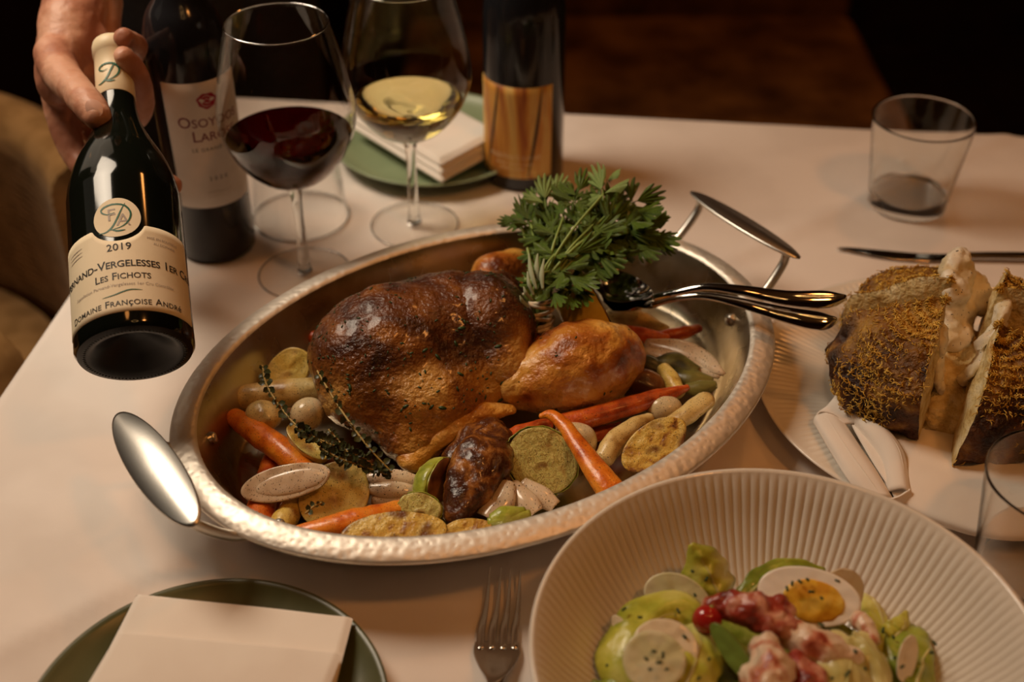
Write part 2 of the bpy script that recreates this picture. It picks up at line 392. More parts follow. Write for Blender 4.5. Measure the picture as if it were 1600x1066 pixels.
 lettuce_pl=mat('pale_lettuce_heart', rough_=.34, cols=[(.25, (.42, .38, .11)), (.7, (.62, .56, .24))], scale=24, bump=(60, .4, .002), coat=.15),
 tomato=mat('cherry_tomato_skin', (.36, .018, .012), .13, coat=.4),
 eggw=mat('egg_white', (.90, .85, .76), .28, sss=.1), yolk=mat('egg_yolk', rough_=.42, cols=[(.3, (.62, .30, .015)), (.6, (.74, .44, .035)), (.8, (.76, .52, .08))], scale=60, bump=(160, .4, .0015)),
 lobster=mat('lobster_meat', rough_=.3, cols=[(.0, (.26, .026, .014)), (.22, (.56, .20, .11)), (.42, (.74, .54, .38)), (1., (.80, .68, .52))], scale=48, detail=6, dist=.6, bump=(150, .8, .0025), coat=.25),
 lobster_red=mat('lobster_red_meat', rough_=.3, cols=[(.0, (.13, .012, .008)), (.4, (.34, .045, .024)), (.7, (.62, .30, .20)), (1., (.74, .52, .38))], scale=48, detail=6, dist=.6, bump=(150, .8, .0025), coat=.25),
 radish=mat('radish_flesh', (.76, .66, .48), .3, coat=.2), radish_skin=mat('radish_skin', (.20, .015, .045), .4),
 cucumber=mat('cucumber_flesh', rough_=.3, cols=[(.35, (.62, .60, .34)), (.7, (.72, .68, .46))], scale=40, coat=.2), cuc_skin=mat('cucumber_skin', (.16, .24, .04), .35),
 cord=mat('tan_corduroy', rough_=.9, cols=[(.3, (.27, .145, .050)), (.7, (.36, .20, .075))], scale=30, sheen=.05, spec=.1),
 leather=mat('brown_velvet', rough_=.8, cols=[(.1, (.06, .024, .006)), (.5, (.13, .055, .014)), (.9, (.22, .10, .028))], scale=9, detail=6, spec=.1),
 wood=mat('dark_stained_wood', rough_=.45, cols=[(.3, (.010, .0045, .0025)), (.7, (.022, .010, .005))], scale=8, stretch=(1, 8, 1)),
 wall=mat('dark_brown_plaster', (.045, .022, .013), .9), ceil=mat('ceiling_plaster', (.20, .12, .065), .9),
 black=mat('black_steel', (.012, .012, .012), .4, .5),
 bulb=None)
eb = bpy.data.materials.new('warm_bulb_glow'); eb.use_nodes = True
_b = eb.node_tree.nodes['Principled BSDF']; _b.inputs['Emission Color'].default_value = (1, .52, .16, 1); _b.inputs['Emission Strength'].default_value = 14
M['bulb'] = eb

# ------------------------------------------------------------------ room shell
def struct(name, VF, m, parent=None):
    o = mk(name, VF, m, parent, smooth=False)
    if parent is None: o['kind'] = 'structure'
    return o
fl = struct('floor', box((-2.1, -1.8, -.05), (2.6, 3.36, 0)), M['wood'])
for i in range(20):   # floor boards in view behind the table
    x = -1.2 + i * .14
    mk('floor_board', box((x, 1.2, .0), (x + .137, 3.28, .008)), M['wood'], fl, smooth=False)
struct('ceiling', box((-2.1, -1.8, 2.8), (2.6, 3.3, 2.85)), M['ceil'])
struct('wall_back', box((-.72, 3.3, 0), (2.6, 3.36, 2.8)), M['wall'])
struct('wall_right', box((2.6, -1.8, 0), (2.66, 3.3, 2.8)), M['wall'])
struct('wall_front', box((-2.1, -1.86, 0), (2.6, -1.8, 2.8)), M['wall'])
def window(name, parent_name, a, b, z0, z1, wall):
    # a wall from a to b (plan) with one window opening, frame, muntin and panes
    a, b = Vector((*a, 0)), Vector((*b, 0)); d = (b - a).normalized(); L = (b - a).length; n_ = Vector((-d.y, d.x, 0))
    def bx_(u0, u1, w0, w1, p, q):
        V = [a + d * u + n_ * w_ + Vector((0, 0, z)) for z in (p, q) for (u, w_) in ((u0, w0), (u1, w0), (u1, w1), (u0, w1))]
        return V, [(0,3,2,1),(4,5,6,7),(0,1,5,4),(1,2,6,5),(2,3,7,6),(3,0,4,7)]
    u0, u1 = wall
    struct(parent_name, merge(bx_(0, u0, 0, .06, 0, 2.8), bx_(u1, L, 0, .06, 0, 2.8), bx_(u0, u1, 0, .06, 0, z0), bx_(u0, u1, 0, .06, z1, 2.8)), M['wall'])
    fr_ = struct(name, merge(bx_(u0, u0 + .04, -.01, .05, z0, z1), bx_(u1 - .04, u1, -.01, .05, z0, z1), bx_(u0, u1, -.01, .05, z0, z0 + .04), bx_(u0, u1, -.01, .05, z1 - .04, z1)), M['wood'])
    mk('pane', bx_(u0 + .04, u1 - .04, .02, .025, z0 + .04, z1 - .04), M['glass'], fr_, smooth=False)
window('window_1', 'wall_corner', (-1.80, 1.50), (-.72, 2.74), 1.15, 2.75, (.22, 1.42))
struct('wall_return', box((-.78, 2.70, 0), (-.72, 3.36, 2.8)), M['wall'])
window('window_2', 'wall_left', (-1.80, -1.8), (-1.80, 1.50), 1.6, 2.75, (2.2, 3.28))
struct('baseboard_back', box((-.7, 3.27, .008), (2.6, 3.3, .11)), M['wood'])

# ------------------------------------------------------------------ table and cloth
TC = Vector((-.361, 1.381, T)); ANG = math.radians(-6.3)
E1 = Vector((math.cos(ANG), math.sin(ANG), 0)); E2 = Vector((math.sin(ANG), -math.cos(ANG), 0))
TL, TW = 1.55, 1.25
def tbl(u, v, z): return TC + E1 * u + E2 * v + Vector((0, 0, z))
tb = thing('dining_table', 'dark wooden dining table under the white cloth', 'table', tbl(TL / 2, TW / 2, -T))
def tbox(u0, v0, u1, v1, z0, z1):
    return [tbl(u, v, z) for z in (z0, z1) for (u, v) in ((u0, v0), (u1, v0), (u1, v1), (u0, v1))], [(0,1,2,3),(4,7,6,5),(0,4,5,1),(1,5,6,2),(2,6,7,3),(3,7,4,0)]
mk('tabletop', tbox(.012, .012, TL - .012, TW - .012, -.035, -.004), M['wood'], tb, smooth=False)
for (u, v) in ((.08, .08), (TL - .14, .08), (.08, TW - .14), (TL - .14, TW - .14)):
    mk('leg', tbox(u, v, u + .06, v + .06, -T, -.035), M['wood'], tb, smooth=False)
def crease(p, a, b, h, wd):
    ax, ay = a; bx, by = b; dx, dy = bx - ax, by - ay; L = math.hypot(dx, dy)
    d = ((p.x - ax) * dy - (p.y - ay) * dx) / L
    return h * math.exp(-abs(d) / wd) if d > 0 else h * math.exp(-abs(d) / (wd * 3))
def cloth():
    DROP = .34
    def axis(L, step):
        a = [-DROP, -.26, -.18, -.1, -.05, -.025, -.012, -.006, 0, .004]
        n = int((L - .008) / step)
        a += [.004 + (L - .008) * (k + 1) / n for k in range(n)]
        a += [L, L + .006, L + .012, L + .025, L + .05, L + .1, L + .2, L + DROP]
        return a
    U = axis(TL, .0075); W_ = axis(TW, .0075)
    V = []; F = []
    def prof(t, L):
        # returns inward-clamped coordinate, drop
        r = .006
        def one(o):   # o distance beyond the edge
            if o <= 0: return o, 0.
            a = min(o / r, math.pi / 2)
            return r * math.sin(a), r * (1 - math.cos(a)) + max(0, o - r * math.pi / 2)
        if t < 0:
            x, d = one(-t); return -x, d
        if t > L:
            x, d = one(t - L); return L + x, d
        return t, 0.
    for v in W_:
        for u in U:
            uu, du = prof(u, TL); vv, dv = prof(v, TW)
            d = max(du, dv); p = tbl(uu, vv, -d)
            if d < .002:
                z = crease(p, (-.34, .555), (-.218, .651), .0058, .006) * (1 if p.x < .02 else 0)
                z += crease(p, (.20, 1.021), (.40, 1.168), .0052, .006) * (1 if p.x > -.06 else 0)
                z += .0012 * noise.noise(Vector((p.x * 5, p.y * 5, 3))) + .0006 * noise.noise(Vector((p.x * 17, p.y * 17, 9)))
                p.z += z * .75 + .0005
            else:
                k = min(1, d / .2); wv = .02 * k * math.sin((u if dv >= du else v) * 26 + 2 * noise.noise(Vector((u * 3, v * 3, 1))))
                if du > dv: p += E1 * (wv + .012 * k) * (-1 if u < 0 else 1)
                else: p += E2 * (wv + .012 * k) * (-1 if v < 0 else 1)
            V.append(p)
    n = len(U)
    for j in range(len(W_) - 1):
        for i in range(n - 1):
            a = j * n + i; F.append((a, a + n, a + n + 1, a + 1))
    return V, F
o = mk('tablecloth', cloth(), M['cloth']); tag(o, 'white linen tablecloth with pressed creases draped over the table', 'tablecloth')
sm = o.modifiers.new('thickness', 'SOLIDIFY'); sm.thickness = .0007; sm.offset = 1

# ------------------------------------------------------------------ seats behind the table
def barrel_chair():
    c = Vector((-.86, 1.15, 0)); R = .39; th = .075; H = .70
    t = thing('corduroy_armchair', 'tan corduroy barrel armchair at the left of the table', 'armchair', c)
    V = []; F = []; n = 90; rows = None
    prof = []
    # cross section (offset from R, z): inner face bottom -> top roll -> outer bottom, with horizontal cord ridges
    zz = np.linspace(.42, H - .04, 46)
    for k, z in enumerate(zz): prof.append((-th / 2 + .0022 * (1 if k % 2 else -1), z))
    for k in range(1, 18):
        a = math.pi - math.pi * k / 18; prof.append((math.cos(a) * th / 2 * (1 + .02 * (1 if k % 2 else -1)), H - .04 + math.sin(a) * .04 * (1 + .03 * (1 if k % 2 else -1))))
    for z in (H - .04, .4, .2, .12): prof.append((th / 2, z))
    for z in (.12, .42): prof.append((-th / 2, z))
    m = len(prof)
    for i in range(n + 1):
        a = math.radians(24 + 312 * i / n)
        ex = 1
        for (o_, z) in prof:
            r = R + o_; V.append(c + Vector((r * math.cos(a), r * math.sin(a), z)))
    for i in range(n):
        for k in range(m):
            F.append((i * m + k, i * m + (k + 1) % m, (i + 1) * m + (k + 1) % m, (i + 1) * m + k))
    F.append(tuple(range(m))); F.append(tuple(n * m + k for k in range(m))[::-1])
    mk('backrest', (V, F), M['cord'], t)
    mk('seat_cushion', revolve([(0, .30), (.34, .30), (.348, .33), (.345, .40), (.33, .435), (.25, .45), (0, .455)], 48, c), M['cord'], t)
    for a in (45, 135, 225, 315):
        x, y = .28 * math.cos(math.radians(a)), .28 * math.sin(math.radians(a))
        mk('leg', tube([c + Vector((x, y, .3)), c + Vector((x * 1.1, y * 1.1, .008))], [.022, .014], 10), M['wood'], t)
barrel_chair()
def bench():
    c = Vector((.26, 2.12, 0)); t = thing('upholstered_bench', 'brown velvet bench in the dark behind the table', 'bench', c)
    def pad(lo, hi, bev=.03):
        bm = bmesh.new(); V, F = box(lo, hi)
        vs = [bm.verts.new(v) for v in V]; [bm.faces.new([vs[i] for i in f]) for f in F]
        bmesh.ops.bevel(bm, geom=bm.edges[:], offset=bev, segments=4, affect='EDGES', profile=.5)
        VF = ([v.co.copy() for v in bm.verts], []); bm.verts.index_update(); VF = (VF[0], [tuple(v.index for v in f.verts) for f in bm.faces]); bm.free(); return VF
    mk('seat_cushion', pad((-.20, 1.62, .33), (.66, 2.36, .45)), M['leather'], t)
    mk('backrest', pad((-.20, 2.365, .33), (.66, 2.47, .9)), M['leather'], t)
    mk('base', box((-.17, 1.66, .06), (.63, 2.42, .33)), M['wood'], t, smooth=False)
    for x in (-.12, .54):
        for y in (1.7, 2.34): mk('foot', box((x, y, .008), (x + .04, y + .04, .06)), M['black'], t, smooth=False)
bench()

# ------------------------------------------------------------------ roasting pan
PC = Vector((-.0203, .7997, T)); PA, PB, PG = .254, .1906, math.radians(35.08)
AX = Vector((math.cos(PG), math.sin(PG), 0)); AY = Vector((-math.sin(PG), math.cos(PG), 0))
ZC = .0022      # cloth surface
pan = thing('roasting_pan', 'oval hammered steel roasting pan holding the roast chicken', 'roasting pan', PC)
outer = [(-.060, ZC + .003), (-.046, ZC + .003), (-.041, ZC + .007), (-.034, .022), (-.027, .042), (-.021, .0515), (-.010, .0530), (-.002, .0515), (.0004, .0528), (.0006, .0552), (-.0008, .0566), (-.005, .0588), (-.010, .0604), (-.0155, .0612), (-.0185, .0606), (-.020, .0585)]
inner = [(-.020, .0585), (-.0225, .0545), (-.0285, .042), (-.0355, .022), (-.0425, .010), (-.047, ZC + .006), (-.060, ZC + .0055)]
def pan_ring(prof): return revolve(prof, 180, (PC.x, PC.y, T), off=(PA, PB, PG))
V, F = pan_ring(outer)
n = 180; F.append(tuple(range(n))[::-1]); mk('body', (V, F), M['steel'], pan)
V, F = pan_ring(inner); b = len(V) - n; F.append(tuple(b + k for k in range(n))); mk('inner_lining', (V, F), M['steel_in'], pan)
def pan_pt(al, ac, z): return PC + AX * al + AY * ac + Vector((0, 0, z))
for sgn in (-1, 1):
    # grip plate, sloping down outwards
    g = []
    nrm = (Vector((0, 0, 1)) + AX * sgn * .33).normalized(); ctr = pan_pt(sgn * .272, 0, .088)
    Bm = basis(nrm, AY)
    prof = []
    for (rr, zz) in ((0, -.0016), (.94, -.0016), (1, -.0004), (1, .0006), (.95, .0016), (0, .0019)): prof.append((rr, zz))
    V, F = revolve(prof, 56)
    V = [ctr + Bm @ Vector((v[0] * .068, v[1] * .0165, v[2])) for v in V]
    mk('handle_grip', (V, F), M['satin'], pan)
    for q in (-1, 1):
        e = ctr + AY * q * .054 - nrm * .002
        w_ = pan_pt(sgn * (.254 - .026), q * .056, .044)
        a = math.sqrt(max(0, 1 - (.056 / (PB - .026)) ** 2)) * (PA - .026)
        w_ = pan_pt(sgn * a, q * .056, .044)
        pts = spl([e, e - Vector((0, 0, .012)) - AX * sgn * .004, (e + w_) / 2 - Vector((0, 0, .012)) + AX * sgn * .004, w_ + AX * sgn * .010, w_ - AX * sgn * .004], 20)
        mk('handle_bar', tube(pts, .0040, 12), M['satin'], pan)
        for q2 in (-1,):
            ri = pan_pt(sgn * (a - .004), q * .056, .043)
            mk('rivet', ell(ri, (.0055, .0055, .003), -AX * sgn + Vector((0, 0, .3)), sub=2), M['satin'], pan)

# ------------------------------------------------------------------ glassware and bottles
def wine_glass(name, label, loc, wine_m, level, wname):
    t = thing(name, label, 'wine glass', loc, group=None)
    outer = [(.0035, .096), (.012, .0985), (.030, .108), (.048, .128), (.0578, .150), (.0600, .166), (.0585, .184), (.0530, .212), (.0470, .236), (.0432, .250)]
    po = sprof(outer, 44); th = .0009
    pi = [(max(r - th, .0), z + (th if r < .03 else 0)) for r, z in po]
    prof = [(0, .0955)] + po + [(.0428, .2506)] + pi[::-1] + [(0, pi[0][1] + .0006)]
    mk('bowl', revolve(prof, 72), M['glass'], t, local=True)
    st = sprof([(.0072, .0050), (.0058, .012), (.0049, .030), (.0046, .060), (.0052, .085), (.0074, .0955)], 20)
    mk('stem', revolve([(0, .004)] + st + [(0, .0965)], 24), M['thick'], t, local=True)
    ft = [(0, .0006), (.040, .0006), (.0435, .0010), (.0437, .0016), (.0425, .0020), (.030, .0026), (.012, .0042), (.0085, .0066), (.0070, .0076), (0, .0078)]
    mk('foot', revolve(ft, 72), M['glass'], t, local=True)
    mk('foot_edge', tube([(.0434 * math.cos(a), .0434 * math.sin(a), .0013) for a in [2 * math.pi * k / 72 for k in range(72)]], .0008, 6, close=True), M['thick'], t, local=True)
    mk('rim', tube([(.0431 * math.cos(a), .0431 * math.sin(a), .2503) for a in [2 * math.pi * k / 72 for k in range(72)]], .0007, 6, close=True), M['thick'], t, local=True)
    wp = [(max(r - .0003, .0004), z) for r, z in pi if z < level]
    rl = wp[-1][0]
    wp = [(0, wp[0][1])] + wp + [(rl, level), (rl - .0015, level - .0006), (rl - .006, level - .0009), (0, level - .0009)]
    mk(wname, revolve(wp, 72), wine_m, t, local=True)
    return t
wine_glass('red_wine_glass', 'large stemmed glass of red wine beside the rose labelled bottle', at(477, 428, ZC), M['red'], .147, 'wine')
wine_glass('white_wine_glass', 'large stemmed glass of white wine in front of the back napkin', at(648, 352, ZC), M['white'], .138, 'wine')
def tumbler(label, loc, flip=False, h=.098, r0=.039, r1=.0505):
    t = thing('water_tumbler', label, 'tumbler', loc, group='clear water tumblers')
    pr = [(0, .0), (r0 - .002, .0), (r0, .002), (r0 + .0006, .01)]
    pr += [(r0 + .0006 + (r1 - .0003 - r0 - .0006) * f, .01 + (h - .011) * f) for f in (.02, .25, .5, .75, .97, 1)]
    pr += [(r1 - .0009, h), (r1 - .0018, h - .0012)]
    pr += [(r1 - .0018 + (r0 - .0012 - r1 + .0018) * f, h - .0012 + (.018 - h + .0012) * f) for f in (.02, .25, .5, .75, .97, 1)]
    pr += [(r0 - .0022, .0158), (r0 - .005, .0145), (r0 - .008, .0142), (0, .0140)]
    m_ = M['glass'] if flip else M['thick']
    V, F = revolve(pr, 72)
    if flip: V = [(x, -y, h - z) for x, y, z in V]
    mk('glass_body', (V, F), m_, t, local=True, sharp=40)
    if flip: mk('rim', tube([(r1 * math.cos(a), r1 * math.sin(a), .0012) for a in [2 * math.pi * k / 72 for k in range(72)]], .0012, 6, close=True), M['thick'], t, local=True)
    return t
tumbler('empty clear tumbler standing near the back edge, above the knife', at(1416, 318, ZC))
tumbler('clear tumbler partly out of frame beside the salad bowl', at(1607, 905, ZC))
tumbler('upturned clear tumbler behind the red wine glass', at(471, 339, ZC), True, .085, .040, .048)

def wrap(R, z, ang): return Vector((R * math.sin(ang), -R * math.cos(ang), z))
def cyl_patch(R, z0, z1, a0, a1, n=40, rows=10, notch=None, corner=.004):
    """label paper: a thin closed shell on the bottle wall"""
    V = []; F = []
    for lay, rr in ((0, R + .00005), (1, R + .0003)):
        for j in range(rows + 1):
            for i in range(n + 1):
                a = a0 + (a1 - a0) * i / n; top = z1; bot = z0
                e = min(a - a0, a1 - a) * R
                if e < corner:
                    k = corner - math.sqrt(max(0, corner ** 2 - (corner - e) ** 2)); top -= k; bot += k * .3
                if notch:
                    ac, zc, rn = notch; s = R * (a - ac)
                    if abs(s) < rn: top = min(top, zc - math.sqrt(rn * rn - s * s))
                z = bot + (top - bot) * j / rows
                V.append(wrap(rr, z, a))
    q = (rows + 1) * (n + 1)
    for j in range(rows):
        for i in range(n):
            a = j * (n + 1) + i
            F.append((q + a, q + a + 1, q + a + n + 2, q + a + n + 1)); F.append((a, a + n + 1, a + n + 2, a + 1))
    for i in range(n):
        F.append((i, i + 1, q + i + 1, q + i)); b = rows * (n + 1) + i; F.append((b, q + b, q + b + 1, b + 1))
    for j in range(rows):
        a = j * (n + 1); F.append((a, q + a, q + a + n + 1, a + n + 1)); b = a + n; F.append((b, b + n + 1, q + b + n + 1, q + b))
    return V, F
def disc_patch(R, zc, ac, r, lift=.0004):
    V = [wrap(R + lift, zc, ac)]; F = []; n = 48
    for k, f in enumerate((.5, 1)):
        for i in range(n):
            a = 2 * math.pi * i / n; V.append(wrap(R + lift, zc + r * f * math.sin(a), ac + r * f * math.cos(a) / R))
    for i in range(n):
        j = (i + 1) % n; F.append((0, 1 + i, 1 + j)); F.append((1 + i, 1 + n + i, 1 + n + j, 1 + j))
    return V, F
def text_mesh(s, size, caps=False, shear=0., space=1., bold=0.):
    cu = bpy.data.curves.new('tmp_text', 'FONT'); cu.body = s; cu.size = size; cu.align_x = 'CENTER'; cu.align_y = 'CENTER'
    cu.shear = shear; cu.space_character = space; cu.offset = bold; cu.resolution_u = 3
    if caps:
        cu.small_caps_scale = .78
        for i, ch in enumerate(s):
            if ch.islower(): cu.body_format[i].use_small_caps = True
    ob = bpy.data.objects.new('tmp_text', cu); COL.objects.link(ob)
    dg = bpy.context.evaluated_depsgraph_get(); ev = ob.evaluated_get(dg); me = ev.to_mesh()
    V = [tuple(v.co) for v in me.vertices]; F = [tuple(p.vertices) for p in me.polygons]
    ev.to_mesh_clear(); bpy.data.objects.remove(ob); bpy.data.curves.remove(cu)
    return V, F
def wrap_text(s, size, R, zc, ac, m, parent, bulge=0., **kw):
    V, F = text_mesh(s, size, **kw)
    V = [wrap(R + .0005, zc + y + bulge * (x / .03) ** 2, ac + x / R) for x, y, z in V]
    return mk('lettering', (V, F), m, parent, smooth=False, local=True)
def wrap_line(pts, wd, R, ac, m, parent, name='lettering'):
    P = spl(pts, 24); V = []; F = []
    for k, (x, y) in enumerate(P):
        a = P[min(k + 1, 23)] - P[max(k - 1, 0)]; a = a / np.linalg.norm(a); nx, ny = -a[1], a[0]
        h = wd * math.sin(math.pi * (k + .6) / 24.5) ** .6
        for s in (-1, 1): V.append(wrap(R + .00055, y + ny * h * s, ac + (x + nx * h * s) / R))
        if k: F.append((2 * k - 2, 2 * k - 1, 2 * k + 1, 2 * k))
    return mk(name, (V, F), m, parent, smooth=False, local=True)
def bottle(name, label, loc, rot, prof, m, punt=True):
    t = thing(name, label, 'wine bottle', loc, rot)
    R = prof[1][0]
    base = [(0, .020), (.010, .017), (.020, .010), (.028, .003), (R - .010, .0005), (R - .006, 0), (R - .002, .0015)]
    mk('base', revolve(base, 72), M['punt'], t, local=True)
    mk('glass_body', revolve(base[-1:] + prof, 72), m, t, local=True)
    return t
# -- the bottle held out by the waiter
b0 = far(212, 556, .925); b1 = far(175, 72, 1.06); ax = (b1 - b0).normalized()
tc_ = (cam.location - b0); yy = -(tc_ - ax * tc_.dot(ax)).normalized(); xx = yy.cross(ax)
ROT = Matrix((xx, yy, ax)).transposed().to_quaternion()
R = .0425
prof = [(R, .005)] + [(R, .05), (R, .10), (R, .132)] + sprof([(R, .135), (R - .0022, .150), (.0345, .170), (.0258, .190), (.0190, .208), (.0158, .224), (.0146, .240)], 22) + [(.0140, .262), (0, .262)]
bt = bottle('burgundy_bottle', 'dark wine bottle with cream monogram label held tilted by the waiter', b0, ROT, prof, M['bottle'])
mk('capsule', revolve([(.0150, .236), (.0154, .2365), (.0152, .262), (.0150, .282), (.0160, .2825), (.0162, .292), (.0154, .295), (0, .2955)], 48), M['capsule'], bt, local=True)
for k in range(60):      # knurled heel ring
    pass
V, F = merge(*[ell((( R - .0068) * math.cos(a), (R - .0068) * math.sin(a), .0006), (.0015, .0009, .0012), (0, 0, 1), (math.cos(a), math.sin(a), 0), 1) for a in [2 * math.pi * k / 84 for k in range(84)]])
kn = mk('heel_knurling', (V, F), M['bottle'], bt, local=True); kn['kind'] = 'stuff'
AC = math.radians(-8)
lb = mk('front_label', cyl_patch(R, .0125, .0850, AC - 1.42, AC + 1.42, 96, 14, notch=(AC, .0925, .0205)), M['paper'], bt, local=True)
md = mk('medallion_label', disc_patch(R, .0925, AC, .0170), M['paper'], bt, local=True)
def monogram(R, zc, ac, k, par, wd):
    for pts in ([(.0060, .0110), (.0030, .0050), (-.0010, -.0040), (-.0045, -.0090), (-.0085, -.0112), (-.0125, -.0108)],
                [(-.0010, .0040), (-.0060, .0030), (-.0100, .0062), (-.0085, .0092), (-.0020, .0108), (.0055, .0092), (.0092, .0035), (.0078, -.0030), (.0030, -.0080), (-.0045, -.0100)],
                [(-.0045, -.0092), (.0000, -.0112), (.0050, -.0108)]):
        wrap_line([(x * k, zc + y * k) for x, y in pts], wd, R, ac, M['green_ink'], par)
monogram(R, .0925, AC, 1.08, md, .00075)
wrap_text('F', .0150, R + .00004, .0945, AC - .085, M['grey_ink'], md)
wrap_text('A', .0150, R + .00004, .0895, AC + .105, M['grey_ink'], md)
wrap_text('2019', .0085, R, .0665, AC, M['ink'], lb, bold=.00008, space=1.05)
wrap_text('Pernand-Vergelesses 1er Cru', .0098, R, .0525, AC + .10, M['ink'], lb, caps=True, bold=.00012, space=.98)
wrap_text('Les Fichots', .0084, R, .0420, AC + .02, M['ink'], lb, caps=True, bold=.00008)
wrap_text('Appellation Pernand-Vergelesses 1er Cru Contrôlée', .0036, R, .0348, AC, M['grey_ink'], lb)
wrap_line([(-.014, .0262), (-.006, .0268), (0, .0284), (.006, .0298), (.014, .0295)], .0005, R, AC, M['green_ink'], lb)
wrap_text('Domaine Françoise André', .0076, R, .0198, AC, M['ink'], lb, caps=True, bold=.00008, space=1.05)
wrap_text('MISE EN BOUTEILLE', .0030, R, .0745, AC + .78, M['grey_ink'], lb)
wrap_text('AU DOMAINE', .0030, R, .0700, AC + .80, M['grey_ink'], lb)
for k in range(3): wrap_line([(-.0085, .0755 - k * .0032), (0, .0755 - k * .0032), (.0085, .0755 - k * .0032)], .00035, R, AC - .88, M['grey_ink'], lb)
cp = [c for c in bt.children if c.name.startswith('capsule')][0]
monogram(.0153, .2540, -.25, .85, cp, .0008)
# -- the rose-labelled bottle
R = .0367
p2 = [(R, .004), (R, .1), (R, .205)] + sprof([(R, .208), (R - .0015, .224), (.0300, .240), (.0220, .252), (.0162, .264), (.0148, .280)], 20) + [(.0142, .318), (.0152, .319), (.0152, .327), (.014, .329), (0, .329)]
q0 = at(341, 382, ZC); face = math.atan2(-q0.x, q0.y)
bt2 = bottle('bordeaux_bottle', 'dark wine bottle with ivory rose label standing behind the tilted bottle', q0, Quaternion((0, 0, 1), -face * 0 + math.atan2(-q0.x, q0.y)), p2, M['bottle2'])
mk('capsule', revolve([(.0160, .262), (.0155, .266), (.0153, .327), (.0148, .3295), (0, .33)], 40), M['black'], bt2, local=True)
A2 = math.radians(16)
l2 = mk('front_label', cyl_patch(R, .0630, .1880, A2 - 1.08, A2 + 1.08, 60, 10, corner=.0005), M['paper2'], bt2, local=True)
V = [wrap(R + .0005, .170, A2)]; F = []; nn = 40
for i in range(nn):
    a = 2 * math.pi * i / nn; rr = .0078 * (1 + .05 * math.sin(7 * a + .6) + .05 * math.sin(3 * a))
    V.append(wrap(R + .0005, .170 + rr * .95 * math.sin(a), A2 + rr * 1.12 * math.cos(a) / R))
for i in range(nn): F.append((0, 1 + i, 1 + (i + 1) % nn))
mk('rose_emblem', (V, F), M['rose_ink'], l2, smooth=False, local=True)
for (a0_, a1_) in ((0, 3.0), (3.3, 6.0), (6.5, 8.8), (9.2, 11.6)):
    wrap_line([((.0008 + .00050 * a_) * math.cos(a_), .1705 + (.0008 + .00050 * a_) * .92 * math.sin(a_)) for a_ in np.linspace(a0_, a1_, 8)], .00024, R + .00005, A2, M['paper2'], l2, 'petal_line')
wrap_text('Osoyoos', .0150, R, .1500, A2 + .02, M['wine_ink'], l2, caps=True, bold=.0001)
wrap_text('Larose', .0150, R, .1360, A2 + .10, M['wine_ink'], l2, caps=True, bold=.0001)
wrap_text('LE GRAND VIN', .0050, R, .1230, A2, M['ink'], l2, space=1.2)
wrap_text('2020', .0056, R, .0930, A2, M['ink'], l2, space=1.7)
wrap_line([(-.013, .079), (-.004, .0800), (.002, .0785), (.012, .0805)], .0003, R, A2, M['grey_ink'], l2)
# -- the art-labelled bottle at the back
R = .0415
p3 = [(R, .004), (R, .10), (R, .165)] + sprof([(R, .168), (R - .001, .190), (.036, .212), (.026, .236), (.018, .254), (.0150, .275)], 20) + [(.0145, .310), (.0155, .311), (.0155, .320), (0, .321)]
q3 = at(818, 270, ZC)
bt3 = bottle('hock_bottle', 'dark wine bottle with streaked gold and rust label behind the parsley', q3, Quaternion((0, 0, 1), 0.), p3, M['bottle2'])
A3 = math.radians(-22)
l3 = mk('front_label', cyl_patch(R, .016, .118, A3 - 1.12, A3 + 1.12, 60, 10, corner=.0005), M['art'], bt3, local=True)
for (x0, x1, wd) in ((-.028, -.012, .0016), (.020, .034, .0016)):
    wrap_line([(x0, .018), ((x0 + x1) / 2 + .001, .068), (x1, .117)], wd, R, A3, M['ink'], l3, 'dark_streak')
wrap_text("MARTIN'S LANE", .0072, R, .0400, A3 + .12, M['pale_ink'], l3, space=1.15)
for k, hw in ((0, .022), (1, .014)):
    for i in range(int(hw * 2 / .0024)):
        x = -hw + i * .0024
        if (i * 7 + k) % 6: wrap_line([(x, .0325 - k * .0052), (x + .0008, .0327 - k * .0052), (x + .0015, .0325 - k * .0052)], .0008, R, A3 + .12, M['pale_ink'], l3)

